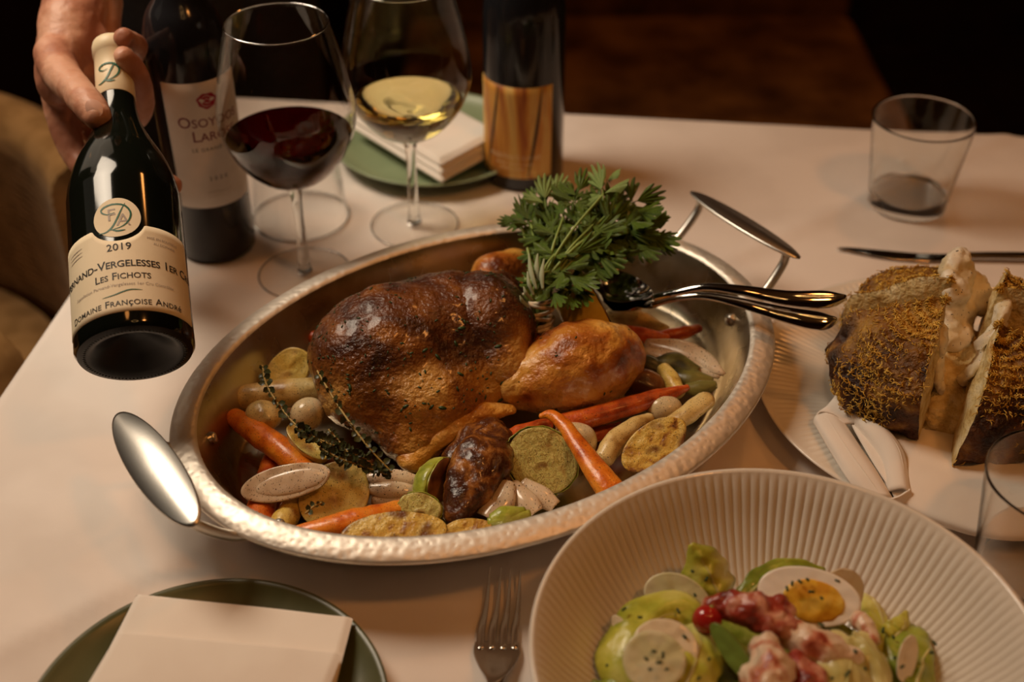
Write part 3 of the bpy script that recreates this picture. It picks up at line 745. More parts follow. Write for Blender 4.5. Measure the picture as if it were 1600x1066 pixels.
# ------------------------------------------------------------------ roast chicken
def chicken():
    c = at(660, 600, .012)
    t = thing('roast_chicken', 'glossy dark roast chicken lying in the oval pan', 'roast chicken', c)
    axis = (at(830, 490, .06) - at(500, 610, .06)).normalized()      # breast runs along the pan
    def e(px, py, z, rx, ry, rz, n=(0, 0, 1), tt=None, sub=4):
        p = at(px, py, z); k = depth(p) / FPX
        return ell(p, (rx * k, ry * k, rz * k), n, tt if tt else axis, sub)
    body = fuse([e(618, 548, .058, 142, 112, 106), e(690, 520, .060, 118, 104, 92), e(600, 600, .046, 104, 92, 80),
                 e(668, 610, .042, 112, 92, 74), e(650, 676, .028, 66, 54, 46), e(740, 590, .042, 90, 70, 62)], .0034, 34)
    body = rough(body, .0030, 22, 3); body = rough(body, .0012, 100, 5, 3)
    mk('breast', body, M['roast'], t)
    th = fuse([e(756, 508, .066, 80, 92, 84), e(770, 565, .048, 64, 80, 70), e(776, 470, .062, 48, 50, 48)], .003, 24)
    th = rough(th, .0022, 30, 8); th = rough(th, .0010, 110, 4, 3)
    mk('thigh', th, M['roast'], t)
    # near drumstick, golden, running to the right
    dr = fuse([tube([at(800, 604, .040), at(850, 590, .046), at(895, 578, .049), at(940, 560, .050), at(966, 556, .047)], [.021, .030, .0375, .036, .026], 24),
               e(900, 586, .045, 82, 62, 56)], .003, 12)
    dr = rough(dr, .0022, 34, 12); dr = rough(dr, .0010, 120, 2, 3)
    mk('drumstick', dr, M['golden'], t)
    dr2 = fuse([e(778, 430, .060, 50, 38, 38), e(800, 420, .058, 34, 32, 32)], .0026, 6)
    dr2 = rough(dr2, .0022, 40, 21)
    mk('drumstick', dr2, M['golden'], t)
    skn = fuse([tube([at(640, 718, .022), at(690, 668, .036), at(745, 645, .04), at(800, 640, .036)], [.013, .014, .012, .006], 14, flat=.7)], .002, 4)
    skn = rough(skn, .0018, 50, 17)
    mk('pale_skin_flap', skn, M['golden'], t)
    wg = fuse([tube([at(768, 690, .040), at(752, 722, .042), at(735, 760, .038), at(712, 805, .030)], [.019, .023, .020, .010], 18, flat=.75),
               tube([at(770, 680, .036), at(735, 690, .030), at(706, 720, .024)], [.014, .014, .010], 14)], .0022, 6)
    wg = rough(wg, .0026, 55, 30); wg = rough(wg, .001, 140, 7)
    mk('wing', wg, M['wing'], t)
    # chopped herbs baked onto the skin
    fl = []
    V, N = normals(body); V2, N2 = normals(th); V3, N3 = normals(dr)
    for VV, NN, cnt in ((V, N, 800), (V2, N2, 300), (V3, N3, 60)):
        for k in range(cnt):
            i = random.randrange(len(VV))
            if NN[i][2] < .1 and NN[i][1] > 0: continue
            a = Vector(VV[i]); nn = Vector(NN[i])
            # herbs gather in drifts
            if noise.noise(a * 28) < -.05 and random.random() < .7: continue
            s = random.uniform(.0007, .0022) * (1.9 if random.random() < .10 else 1)
            tt = Vector((random.gauss(0, 1), random.gauss(0, 1), random.gauss(0, 1)))
            fl.append(ell(a + nn * .0003, (s, s * .42, .0004), nn, tt, 1))
    h = mk('herb_flecks', merge(*fl), M['herb'], t); h['kind'] = 'stuff'
chicken()

# ------------------------------------------------------------------ vegetables
TOCAM = Vector((0, -.80, .60))
def veg_tube(name, label, cat, pts, m, group=None, flat=1., n=14, amp=.0008, scale=90, seed=1, up=None, square=False):
    P = [at(p[0], p[1], p[2]) for p in pts]; rad = [m_of(p[3], q) for p, q in zip(pts, P)]
    S = spl([(*q, r) for q, r in zip(P, rad)], 26)
    VF = tube([Vector(s[:3]) for s in S], [max(.0006, s[3]) for s in S], n, flat, up)
    VF = rough(VF, amp, scale, seed)
    o = mk(name, VF, m); tag(o, label, cat, group); return o
def half(name, label, cat, pc, pt, a, b, h, nrm, skin, face, group=None, seed=1, wob=.06, dome=.0, power=.5, amp=.0008, facename='cut_face'):
    """a halved vegetable: pc = (px, py, z) centre of the cut face, pt = pixel that gives the long axis, a b h in pixels"""
    c = at(*pc); k = depth(c) / FPX; a, b, h = a * k, b * k, h * k
    t = Vector(at(pt[0], pt[1], pt[2] if len(pt) > 2 else pc[2]) - c); B = basis(nrm, t)
    root = thing(name, label, cat, c, group=group)
    n = 44
    def outl(th):
        r = 1 + wob * noise.noise(Vector((math.cos(th) * 1.3 + seed * 7, math.sin(th) * 1.3, seed)))
        return r * a * math.cos(th), r * b * math.sin(th)
    V = []; F = []; R = 9
    for j in range(R):      # dome from the rim (j=0) down
        f = j / R; rr = math.cos(f * math.pi / 2) ** power if j else 1.; z = -h * math.sin(f * math.pi / 2)
        for i in range(n):
            x, y = outl(2 * math.pi * i / n); V.append(c + B @ Vector((x * rr, y * rr, z)))
    V.append(c + B @ Vector((0, 0, -h)))
    for j in range(R - 1):
        for i in range(n):
            F.append((j * n + i, (j + 1) * n + i, (j + 1) * n + (i + 1) % n, j * n + (i + 1) % n))
    for i in range(n): F.append(((R - 1) * n + i, len(V) - 1, (R - 1) * n + (i + 1) % n))
    VF = rough((V, F), amp, 120, seed)
    mk('skin', VF, skin, root)
    V = []; F = []
    rings = (1.0, .985, .93, .8, .6, .4, .2)
    for j, f in enumerate(rings):
        lift = -.0002 if j == 0 else (.0004 + dome * k * (1 - f * f) + (.0005 * noise.noise(Vector((j * 1.7, seed, 0)))))
        for i in range(n):
            x, y = outl(2 * math.pi * i / n); q = Vector((x * f, y * f, 0))
            V.append(c + B @ (q + Vector((0, 0, lift + .0009 * noise.noise(q * 170 + Vector((seed, 0, 0))) * (j > 0)))))
    V.append(c + B @ Vector((0, 0, .0004 + dome * k)))
    for j in range(len(rings) - 1):
        for i in range(n):
            F.append((j * n + i, j * n + (i + 1) % n, (j + 1) * n + (i + 1) % n, (j + 1) * n + i))
    b0_ = (len(rings) - 1) * n
    for i in range(n): F.append((b0_ + i, b0_ + (i + 1) % n, len(V) - 1))
    mk(facename, (V, F), face, root)
    return root, c, B, (a, b, h)
def blobveg(name, label, cat, pc, r, m, nrm=(0, 0, 1), pt=None, group=None, amp=.0012, scale=60, seed=1, tip=None):
    c = at(*pc); k = depth(c) / FPX
    t = (at(pt[0], pt[1], pc[2]) - c) if pt else None
    VFs = [ell(c, [x * k for x in r], nrm, t, 4)]
    VF = rough(VFs[0], amp, scale, seed)
    o = mk(name, VF, m)
    if label: tag(o, label, cat, group)
    return o
def petal(parent, pts, widths, m, nrm, cup=.35, th=.0012, name='layer', label=None, cat=None, group=None, n=9, seed=0):
    """a curved onion layer or leaf sliver: spine pixels with z, half widths in pixels"""
    P = [at(p[0], p[1], p[2]) for p in pts]; W = [m_of(w_, q) for w_, q in zip(widths, P)]
    S = spl([(*q, w_) for q, w_ in zip(P, W)], 18); V = []; F = []; nrm = Vector(nrm).normalized()
    for lay in (0, 1):
        for i, s in enumerate(S):
            p = Vector(s[:3]); d = Vector(S[min(i + 1, 17)][:3]) - Vector(S[max(i - 1, 0)][:3]); x = d.cross(nrm).normalized(); u = x.cross(d).normalized()
            for k in range(n):
                q = -1 + 2 * k / (n - 1)
                V.append(p + x * (q * s[3]) - u * (cup * s[3] * q * q) - u * (th * lay))
    m_ = 18 * n
    for i in range(17):
        for k in range(n - 1):
            a = i * n + k; F.append((a, a + 1, a + n + 1, a + n)); F.append((m_ + a, m_ + a + n, m_ + a + n + 1, m_ + a + 1))
        a = i * n; F.append((a, a + n, m_ + a + n, m_ + a)); a += n - 1; F.append((a, m_ + a, m_ + a + n, a + n))
    for k in range(n - 1):
        F.append((k, m_ + k, m_ + k + 1, k + 1)); a = 17 * n + k; F.append((a, a + 1, m_ + a + 1, m_ + a))
    o = mk(name, (V, F), m, parent)
    if label: tag(o, label, cat, group)
    return o
CAR, PAR, POT, ONI, SPR = 'roasted carrots in the pan', 'roasted parsnips in the pan', 'roasted potatoes in the pan', 'roasted onions in the pan', 'roasted sprouts in the pan'
# left side of the pan
veg_tube('carrot', 'thick orange carrot lying beneath the yellow potato wedge at the left', 'carrot', [(366, 652, .028, 15), (400, 676, .030, 19), (440, 704, .032, 21), (478, 738, .028, 19)], M['carrot'], CAR, seed=2)
veg_tube('carrot', 'orange carrot pointing at the front rim under the halved shallot', 'carrot', [(428, 715, .014, 16), (416, 760, .016, 20), (404, 812, .018, 24), (398, 830, .017, 22)], M['redcarrot'], CAR, seed=3)
veg_tube('parsnip', 'yellow parsnip stick beside the carrot under the halved shallot', 'parsnip', [(480, 735, .014, 10), (466, 775, .016, 15), (446, 812, .018, 20), (436, 826, .018, 20)], M['pale'], PAR, seed=4)
veg_tube('carrot', 'long split orange carrot lying along the front rim', 'carrot', [(438, 834, .030, 4), (480, 828, .032, 14), (540, 815, .034, 20), (600, 800, .034, 17), (650, 788, .030, 12)], M['carrot'], CAR, flat=.7, seed=5)
half('potato', 'browned potato half at the front rim, cut side up', 'potato', (616, 832, .036), (680, 828), 82, 34, 26, (0, -.45, .9), M['peel'], M['flesh'], POT, 1, dome=3)
half('potato', 'yellow potato half with browned edge below the thyme', 'potato', (522, 772, .026), (560, 745), 60, 50, 26, (.1, -.5, .85), M['peel'], M['pale'], POT, 2)
r_, c_2, B_, s3 = half('shallot', 'glistening halved shallot with nested layers near the left rim', 'shallot', (446, 754, .040), (510, 742), 72, 28, 20, (-.05, -.62, .78), M['onion'], M['onion'], ONI, 3, wob=.03, dome=1, facename='outer_layer')
k = depth(c_2) / FPX
V, F = ell(c_2 + B_ @ Vector((9 * k, -2 * k, 0)), (57 * k, 19 * k, 5 * k), B_.col[2], B_.col[0], 4)
mk('inner_layer', (V, F), M['onion'], r_)
half('potato', 'yellow potato wedge under the thyme tips', 'potato', (482, 690, .042), (520, 712), 44, 22, 26, (.25, -.1, .96), M['peel_y'], M['pale'], POT, 4)
blobveg('pearl_onion', 'small blunt pearl onion above the thick carrot', 'onion', (412, 650, .034), (31, 24, 24), M['parsnip'], pt=(440, 656), group=ONI, seed=4)
blobveg('pearl_onion', 'white pearl onion under the thyme stems beside the chicken', 'onion', (480, 648, .034), (30, 25, 26), M['pearl'], pt=(510, 630), group=ONI, seed=5, amp=.0006)
veg_tube('parsnip', 'thick pale parsnip chunk lying behind the pearl onions', 'parsnip', [(384, 622, .026, 21), (420, 618, .028, 22), (460, 614, .029, 23), (500, 612, .028, 22)], M['parsnip'], PAR, seed=6)
half('potato', 'round potato half leaning on the back left of the chicken', 'potato', (450, 578, .036), (478, 560), 40, 30, 26, (-.15, -.75, .65), M['peel_y'], M['pale'], POT, 5)
veg_tube('carrot', 'small red carrot end peeping out at the far left of the chicken', 'carrot', [(468, 524, .022, 8), (486, 527, .024, 12), (505, 532, .024, 12)], M['redcarrot'], CAR, seed=7)
blobveg('potato', 'dark potato chunk between the thick carrot and the pan wall', 'potato', (545, 735, .018), (44, 30, 26), M['burnt'], group=POT, seed=11)
# front middle
def sprout_half(label, pc, pt, a, b, h, nrm, face, leaf, seed):
    root, c, B, (a_, b_, h_) = half('brussels_sprout', label, 'sprout', pc, pt, a, b, h, nrm, leaf, face, SPR, seed, wob=.05, dome=1)
    for k in range(5):     # overlapping outer leaves around the cut
        V = []; F = []; n = 9; m_ = 6; a0 = k * 1.26 + seed
        for i in range(m_):
            ph = (i + .4) / m_ * math.pi / 2 * .9
            for j in range(n):
                th = a0 + (j / (n - 1) - .5) * 1.7
                wv = 1.035 + .02 * math.sin(j * 2.3 + k) + .012 * k
                V.append(c + B @ Vector((a_ * wv * math.cos(th) * math.cos(ph) ** .5, b_ * wv * math.sin(th) * math.cos(ph) ** .5, -h_ * wv * math.sin(ph) + .0004)))
        for i in range(m_ - 1):
            for j in range(n - 1):
                q = i * n + j; F.append((q, q + n, q + n + 1, q + 1))
        o = mk('leaf', (V, F), leaf, root); o.modifiers.new('thickness', 'SOLIDIFY').thickness = .0006
    return root
sprout_half('bright green sprout half standing on edge below the chicken', (690, 752, .034), (672, 790), 44, 30, 38, (.86, -.42, .28), M['burnt'], M['sprout'], 3)
sprout_half('large seared sprout half facing up beside the curled carrot', (848, 720, .038), (895, 745), 58, 50, 34, (.12, -.72, .68), M['sprout_cut'], M['sprout'], 6)
sprout_half('small seared sprout half behind the front browned potato', (656, 794, .036), (684, 800), 34, 24, 24, (.0, -.62, .78), M['sprout_cut'], M['sprout'], 9)
def onion_bunch(name, label, rows, m):
    c = at(*rows[0][0][0]); r = thing(name, label, 'onion', c, group=ONI)
    for k, (pts, wd, nr) in enumerate(rows): petal(r, pts, wd, m, nr, cup=.45, seed=k)
onion_bunch('onion_wedge', 'fanned translucent onion wedge under the large sprout', [
  ([(792, 750, .040), (780, 780, .036), (760, 808, .030)], [12, 24, 22], (-.3, -.6, .7)),
  ([(800, 752, .036), (822, 780, .034), (838, 800, .030)], [10, 19, 14], (.2, -.6, .7)),
  ([(815, 752, .034), (845, 772, .032), (868, 790, .028)], [10, 17, 12], (.3, -.6, .7)),
  ([(790, 760, .030), (796, 785, .028), (800, 808, .024)], [14, 22, 18], (0, -.6, .7))], M['onion'])
onion_bunch('onion_wedge', 'flat onion strips between the yellow potato half and the green sprout', [
  ([(572, 748, .030), (615, 748, .032), (655, 756, .028)], [8, 15, 12], (0, -.7, .7)),
  ([(574, 764, .026), (615, 768, .028), (655, 772, .024)], [8, 16, 12], (0, -.7, .7)),
  ([(580, 780, .020), (620, 784, .022), (650, 784, .020)], [8, 12, 8], (0, -.7, .7))], M['onion'])
sp = [([(766, 812, .036), (790, 802, .040), (822, 796, .036)], [10, 15, 6], (-.1, -.5, .85)), ([(762, 818, .034), (790, 812, .037), (830, 802, .034)], [8, 12, 6], (0, -.7, .7))]
r = thing('sprout_leaves', 'loose bright green sprout leaves at the front rim', 'leaves', at(790, 805, .03), group=None)
for pts, wd, nr in sp: petal(r, pts, wd, M['sprout'], nr, cup=.5, th=.0007, name='leaf')
half('potato', 'small browned potato slice at the front rim beside the wing', 'potato', (730, 826, .032), (770, 822), 38, 16, 16, (0, -.5, .86), M['peel'], M['flesh'], POT, 8)
veg_tube('carrot', 'dark red carrot tucked behind the large sprout', 'carrot', [(776, 702, .030, 13), (800, 684, .032, 15), (830, 672, .034, 13), (856, 664, .034, 10)], M['redcarrot'], CAR, seed=8)
blobveg('pearl_onion', 'pale round onion behind the curled carrot', 'onion', (898, 690, .030), (36, 30, 32), M['pearl'], group=ONI, seed=6)
veg_tube('carrot', 'orange carrot with curled tip leaning over the front right rim', 'carrot', [(846, 650, .050, 5), (862, 648, .053, 9), (884, 668, .052, 12), (908, 702, .049, 16), (936, 742, .045, 21), (954, 766, .042, 23)], M['carrot'], CAR, flat=.8, seed=9)
# right side
veg_tube('carrot', 'long tapering carrot lying under the drumstick', 'carrot', [(880, 664, .032, 18), (940, 648, .036, 16), (1000, 630, .038, 15), (1050, 614, .040, 10), (1074, 606, .041, 5)], M['redcarrot'], CAR, seed=10)
veg_tube('carrot', 'dark carrot under the long tapering carrot', 'carrot', [(890, 690, .016, 12), (930, 680, .016, 12), (968, 668, .016, 10)], M['redcarrot'], CAR, seed=22)
veg_tube('parsnip', 'curved browned parsnip behind the right potato half', 'parsnip', [(944, 716, .028, 16), (962, 690, .032, 18), (990, 668, .034, 15), (1014, 654, .032, 10)], M['parsnip'], PAR, seed=11)
half('potato', 'seared potato half with browned rim by the right pan wall', 'potato', (1022, 694, .044), (1062, 668), 58, 33, 26, (-.05, -.62, .78), M['burnt'], M['flesh'], POT, 12, dome=2)
blobveg('pearl_onion', 'pale onion beneath the tip of the long carrot', 'onion', (1038, 640, .032), (28, 22, 22), M['pearl'], group=ONI, seed=8)
veg_tube('parsnip', 'pale parsnip stick resting on the right pan wall', 'parsnip', [(1052, 662, .036, 15), (1076, 646, .040, 17), (1102, 626, .043, 17)], M['parsnip'], PAR, flat=.75, seed=12)
blobveg('potato', 'dark browned potato tucked beside the end of the drumstick', 'potato', (1002, 602, .030), (40, 27, 26), M['burnt'], pt=(1040, 610), group=POT, seed=13)
veg_tube('parsnip', 'short pale parsnip piece behind the long carrot', 'parsnip', [(1038, 578, .032, 12), (1048, 594, .034, 14), (1058, 612, .032, 14)], M['pale'], PAR, seed=13)
r = thing('brussels_sprout', 'charred sprout falling apart beside the onion wedge at right', 'sprout', at(1060, 585, .02), group=SPR)
for pts, wd, nr in (([(1024, 566, .034), (1055, 566, .036), (1090, 580, .034)], [10, 22, 12], (0, -.5, .86)), ([(1050, 582, .032), (1082, 590, .034), (1115, 594, .032)], [10, 20, 6], (.1, -.5, .86)),
                    ([(1070, 606, .032), (1095, 606, .034), (1120, 600, .036)], [8, 14, 6], (.1, -.6, .8)), ([(985, 560, .034), (1010, 566, .036), (1040, 582, .032)], [8, 18, 12], (0, -.5, .86))):
    petal(r, pts, wd, M['sprout_dk'], nr, cup=.5, th=.0008, name='leaf')
onion_bunch('onion_wedge', 'long pale onion wedge pointing at the right pan wall', [
  ([(1008, 534, .034), (1060, 545, .038), (1100, 562, .038), (1132, 584, .036)], [8, 22, 18, 3], (0, -.5, .86)),
  ([(1004, 546, .030), (1050, 560, .034), (1095, 574, .034), (1125, 588, .033)], [8, 18, 14, 3], (0, -.6, .8))], M['onion'])
veg_tube('carrot', 'thin red carrot tip pointing at the spoons', 'carrot', [(1034, 527, .026, 11), (1060, 522, .028, 11), (1080, 516, .030, 9), (1092, 513, .031, 7)], M['redcarrot'], CAR, seed=14)
veg_tube('carrot', 'dark red carrot behind the end of the drumstick', 'carrot', [(960, 516, .026, 11), (1000, 524, .028, 13), (1040, 530, .028, 9)], M['redcarrot'], CAR, seed=15)
veg_tube('parsnip', 'brown parsnip lying in shade below the spoon bowls', 'parsnip', [(955, 492, .024, 12), (1000, 500, .026, 14), (1040, 516, .026, 8)], M['parsnip'], PAR, seed=16)
veg_tube('carrot', 'orange carrot between the bouquet and the drumstick', 'carrot', [(800, 522, .05, 12), (835, 524, .052, 15), (870, 530, .05, 12)], M['carrot'], CAR, seed=17)
half('lemon', 'charred lemon half tucked behind the herb bunch', 'lemon', (938, 474, .070), (950, 519, .058), 54, 34, 66, (.88, .22, .42), M['lemon'], M['char'], None, 7, wob=.02, power=.42)

# ------------------------------------------------------------------ herb bunch
def leaflet(L, W, teeth, seed, fold=.18):
    # wedge based, fan shaped leaflet with deeply cut teeth and radial pleats
    n = teeth * 8 + 1; V = [(0, 0, 0)]; F = []
    for j, f in enumerate((.30, .58, .82, 1.0)):
        for i in range(n):
            q = -1 + 2 * i / (n - 1); th = q * W; ph = (i / 8) % 1
            cut = abs(2 * ph - 1)                      # 1 in the notch, 0 at the tooth tip
            deep = .36 + .14 * math.sin(i // 8 * 2.1 + seed)
            rr = L * (.60 + .40 * math.cos(q * 1.35)) * (1 - deep * cut ** 1.8 * max(0, (f - .40) / .60))
            r_ = rr * f; z = L * (.085 * (1 - 2 * cut) * f * .6 + .16 * f * f * math.sin(seed * 1.7) - fold * .5 * q * q * f) + .03 * L * noise.noise(Vector((i * .3, f * 3, seed)))
            V.append((r_ * math.sin(th), r_ * math.cos(th), z))
    for i in range(n - 1): F.append((0, 2 + i, 1 + i))
    for j in range(3):
        for i in range(n - 1):
            a = 1 + j * n + i; F.append((a, a + 1, a + n + 1, a + n))
    return V, F
def parsley_leaf(seed, lobes=3):
    parts = []
    for k, (ang, sc, off) in enumerate(((0, 1, .22), (62, .80, .06), (-62, .80, .06), (108, .45, .02), (-108, .45, .02))[:lobes]):
        V, F = leaflet(1 * sc, .58, 5 if k == 0 else 3, seed + k)
        Rm = Matrix.Rotation(math.radians(-ang), 4, 'Z') @ Matrix.Rotation(math.radians(random.uniform(-26, 20)), 4, 'X')
        parts.append(([Rm @ Vector((v[0], v[1] + off, v[2])) for v in V], F))
    st = tube([(0, -.30, -.03), (0, 0, 0), (0, .3, .01)], [.026, .022, .016], 5, round_ends=False)
    return merge(*parts, st)
LEAFD = [mesh_data('leaf', *parsley_leaf(k, (3, 5, 3, 5, 3, 3)[k]), M['parsley']) for k in range(6)]
LEAFL = [mesh_data('leaf', *parsley_leaf(k + 9, 3), M['parsley_lt']) for k in range(2)]
def bouquet():
    base = at(838, 488, .070)
    t = thing('herb_bunch', 'twine bound bunch of green parsley standing by the roast chicken', 'herb bunch', base)
    def leaf(px, py, z, size, dx, dy, light=False, tilt=None):
        size *= 1.18; p = at(px, py, z); q = at(px + dx, py + dy, z + .10 * math.hypot(dx, dy) * .00049 * random.uniform(-2, 5)); L = m_of(size, p)
        y = (q - p).normalized()
        nz = (cam.location - p).normalized() * .7 + Vector((random.gauss(0, .38), random.gauss(0, .3), .45 + random.gauss(0, .3)))
        z_ = (nz - y * nz.dot(y)).normalized(); x = y.cross(z_)
        me = random.choice(LEAFL if light else LEAFD)
        o = bpy.data.objects.new('leaf', me); COL.objects.link(o); o.parent = t
        Mx = Matrix((x, y, z_)).transposed().to_4x4() @ Matrix.Scale(L, 4); Mx.translation = p - base; o.matrix_local = Mx
        return p
    spec = [ # px, py, z, size px, direction
      (830, 352, .112, 40, -22, -24, 0), (822, 338, .112, 34, -18, -26, 0), (834, 322, .114, 34, -10, -34, 0), (812, 345, .110, 28, -26, -4, 0),
      (852, 318, .122, 40, -4, -34, 1), (866, 310, .122, 36, 14, -26, 1), (896, 318, .134, 46, 2, -38, 0), (902, 306, .134, 38, 10, -30, 0),
      (942, 304, .142, 48, 3, -50, 1), (948, 286, .142, 32, 2, -30, 1), (930, 322, .128, 40, 4, -34, 0), (962, 322, .128, 42, 30, -24, 0), (985, 318, .126, 42, 36, -14, 0),
      (992, 332, .120, 44, 36, 4, 0), (978, 345, .120, 40, 30, 10, 0), (1008, 362, .110, 46, 40, 10, 0), (985, 375, .108, 46, 34, 14, 0),
      (950, 348, .124, 44, 26, -14, 0), (926, 352, .124, 44, 16, -20, 0), (900, 352, .124, 40, -4, -26, 0), (880, 340, .122, 40, -6, -28, 0),
      (912, 372, .118, 50, 30, -10, 0), (942, 372, .114, 50, 34, -4, 0), (955, 390, .106, 50, 34, 8, 0), (925, 396, .106, 50, 28, 10, 0),
      (870, 368, .116, 44, -8, -26, 0), (850, 372, .112, 40, -18, -22, 0), (842, 392, .106, 38, -14, -18, 0), (866, 398, .110, 44, 10, -22, 0),
      (890, 400, .110, 46, 20, -10, 0), (880, 424, .102, 48, 24, 6, 0), (858, 424, .104, 44, 6, -20, 0), (846, 440, .098, 40, -6, -18, 0),
      (862, 450, .096, 36, 6, 12, 0), (896, 440, .092, 44, 14, 22, 0), (886, 454, .092, 34, 8, 20, 0), (905, 412, .100, 44, 24, 12, 0),
      (1022, 372, .108, 30, 28, 14, 0), (1000, 345, .116, 34, 30, -8, 0), (970, 362, .114, 44, 32, 0, 0), (935, 335, .124, 38, 20, -22, 0)]
    for sp_ in spec:
        p = leaf(*sp_[:6], light=bool(sp_[6]))
        if random.random() < .55:
            b = base + Vector((random.uniform(-.006, .006), random.uniform(-.005, .005), .014)); mid = (b + p) / 2 + Vector((0, 0, .008))
            mk('stem', tube(spl([b, mid, p], 10), [.0013] * 6 + [.001] * 4, 6), M['stem'], t)
    for k in range(30):
        a = random.uniform(0, 2 * math.pi); r_ = math.sqrt(random.random())
        px, py = 918 + 86 * r_ * math.cos(a), 362 + 46 * r_ * math.sin(a)
        dx, dy = px - 862, (py - 450)
        L = math.hypot(dx, dy) + 1; leaf(px, py, .095 + .0003 * (430 - py) * .5, random.uniform(28, 44), 36 * dx / L + random.gauss(0, 12), 36 * dy / L + random.gauss(0, 12), random.random() < .1)
    for k in range(9):   # bound stalks
        a = 2 * math.pi * k / 9; o_ = Vector((.0062 * math.cos(a), .0050 * math.sin(a), 0)); top = at(842 + 14 * math.cos(a), 436, .096)
        mk('stem', tube(spl([base + o_ + Vector((0, .002, -.020)), base + o_, top + o_ * .6], 8), .0028, 7), M['stem'], t)
    up = (at(842, 440, .096) - base).normalized(); Bm = basis(up, (1, 0, 0)); pts = []
    for k in range(150):
        a = 2 * math.pi * k / 20; rr = .0132 + .0007 * math.sin(k * .7) + .0008 * math.sin(k * .11)
        pts.append(base + Bm @ Vector((rr * math.cos(a), rr * .9 * math.sin(a), -.016 + .031 * ((k / 150 * 2.4) % 1 if (int(k / 150 * 2.4) % 2 == 0) else 1 - (k / 150 * 2.4) % 1) + .0012 * math.sin(a + k * .05))))
    mk('twine', tube(pts, .0017, 6), M['twine'], t)
    for (x0, y0, x1, y1, wd) in ((838, 452, 826, 396, 4), (842, 440, 840, 396, 4), (834, 462, 824, 424, 3), (848, 452, 850, 404, 4), (832, 470, 818, 448, 3), (826, 480, 812, 462, 3)):
        petal(t, [(x0, y0, .100), ((x0 + x1) / 2 - 3, (y0 + y1) / 2, .108), (x1, y1, .112)], [2, wd, 1], M['sage'], (-.2, -.8, .6), cup=.4, th=.0006, name='sage_leaf')
bouquet()

# ------------------------------------------------------------------ thyme sprigs
def _tl():
    V = []; F = []
    for i, (t, w_) in enumerate(((0, .1), (.25, .34), (.5, .42), (.75, .30), (1, .03))):
        for s in (-1, 0, 1): V.append((s * w_, t, .12 * abs(s) + .25 * t * t))
        if i:
            a = 3 * i; F += [(a - 3, a - 2, a + 1, a), (a - 2, a - 1, a + 2, a + 1)]
    return V, F
TLEAF = mesh_data('leaf', *_tl(), M['thyme'])
def sprig(label, pts, dense, size=9, seed=1):
    rnd = random.Random(seed); P = [at(*p) for p in pts]; S = spl(P, 40); c = Vector(S[20])
    t = thing('thyme_sprig', label, 'thyme sprig', c, group='roasted thyme sprigs')
    mk('stem', tube([Vector(s) for s in S], [.0009] * 25 + [.0008] * 15, 6), M['thyme_stem'], t)
    for k in range(dense):
        f = (k // 2 + .5) / (dense / 2) * 39; i = min(38, int(f)); p = Vector(S[i]).lerp(Vector(S[i + 1]), f - i); d = (Vector(S[i + 1]) - Vector(S[i])).normalized()
        sd = d.cross(Vector((0, -.6, .8))).normalized() * (1 if k % 2 else -1)
        y = (sd + d * rnd.uniform(-.1, .9) + Vector((rnd.gauss(0, .4), rnd.gauss(0, .4), rnd.gauss(.2, .4)))).normalized()
        z_ = Vector((rnd.gauss(0, .5), -.5, .8)); z_ = (z_ - y * z_.dot(y)).normalized(); x = y.cross(z_)
        L = m_of(size * rnd.uniform(.7, 1.35), p)
        o = bpy.data.objects.new('leaf', TLEAF); COL.objects.link(o); o.parent = t
        Mx = Matrix((x, y, z_)).transposed().to_4x4() @ Matrix.Scale(L, 4); Mx.translation = p - c; o.matrix_local = Mx
sprig('long thyme sprig arching over the pearl onions at the left', [(410, 572, .066), (416, 600, .065), (434, 630, .062), (462, 664, .060), (500, 692, .058), (550, 716, .052), (604, 734, .046)], 44, 12, 1)
sprig('straight thyme sprig lying along the left side of the chicken', [(496, 580, .072), (522, 624, .068), (552, 668, .064), (580, 704, .058), (612, 738, .048)], 28, 12, 2)
sprig('bushy thyme sprig tips above the yellow potato wedge', [(462, 668, .064), (492, 684, .061), (530, 700, .058), (572, 718, .053)], 56, 12, 3)
sprig('short dark thyme sprig at the foot of the chicken', [(500, 700, .056), (530, 716, .054), (570, 730, .050), (606, 742, .044)], 50, 12, 4)
sprig('stray thyme tip crossing the potato wedge', [(514, 672, .062), (530, 690, .060), (548, 712, .056)], 18, 9, 5)
sprig('tiny thyme tip on the yellow potato half behind the front carrot', [(478, 802, .040), (490, 792, .041), (502, 786, .041)], 6, 9, 6)

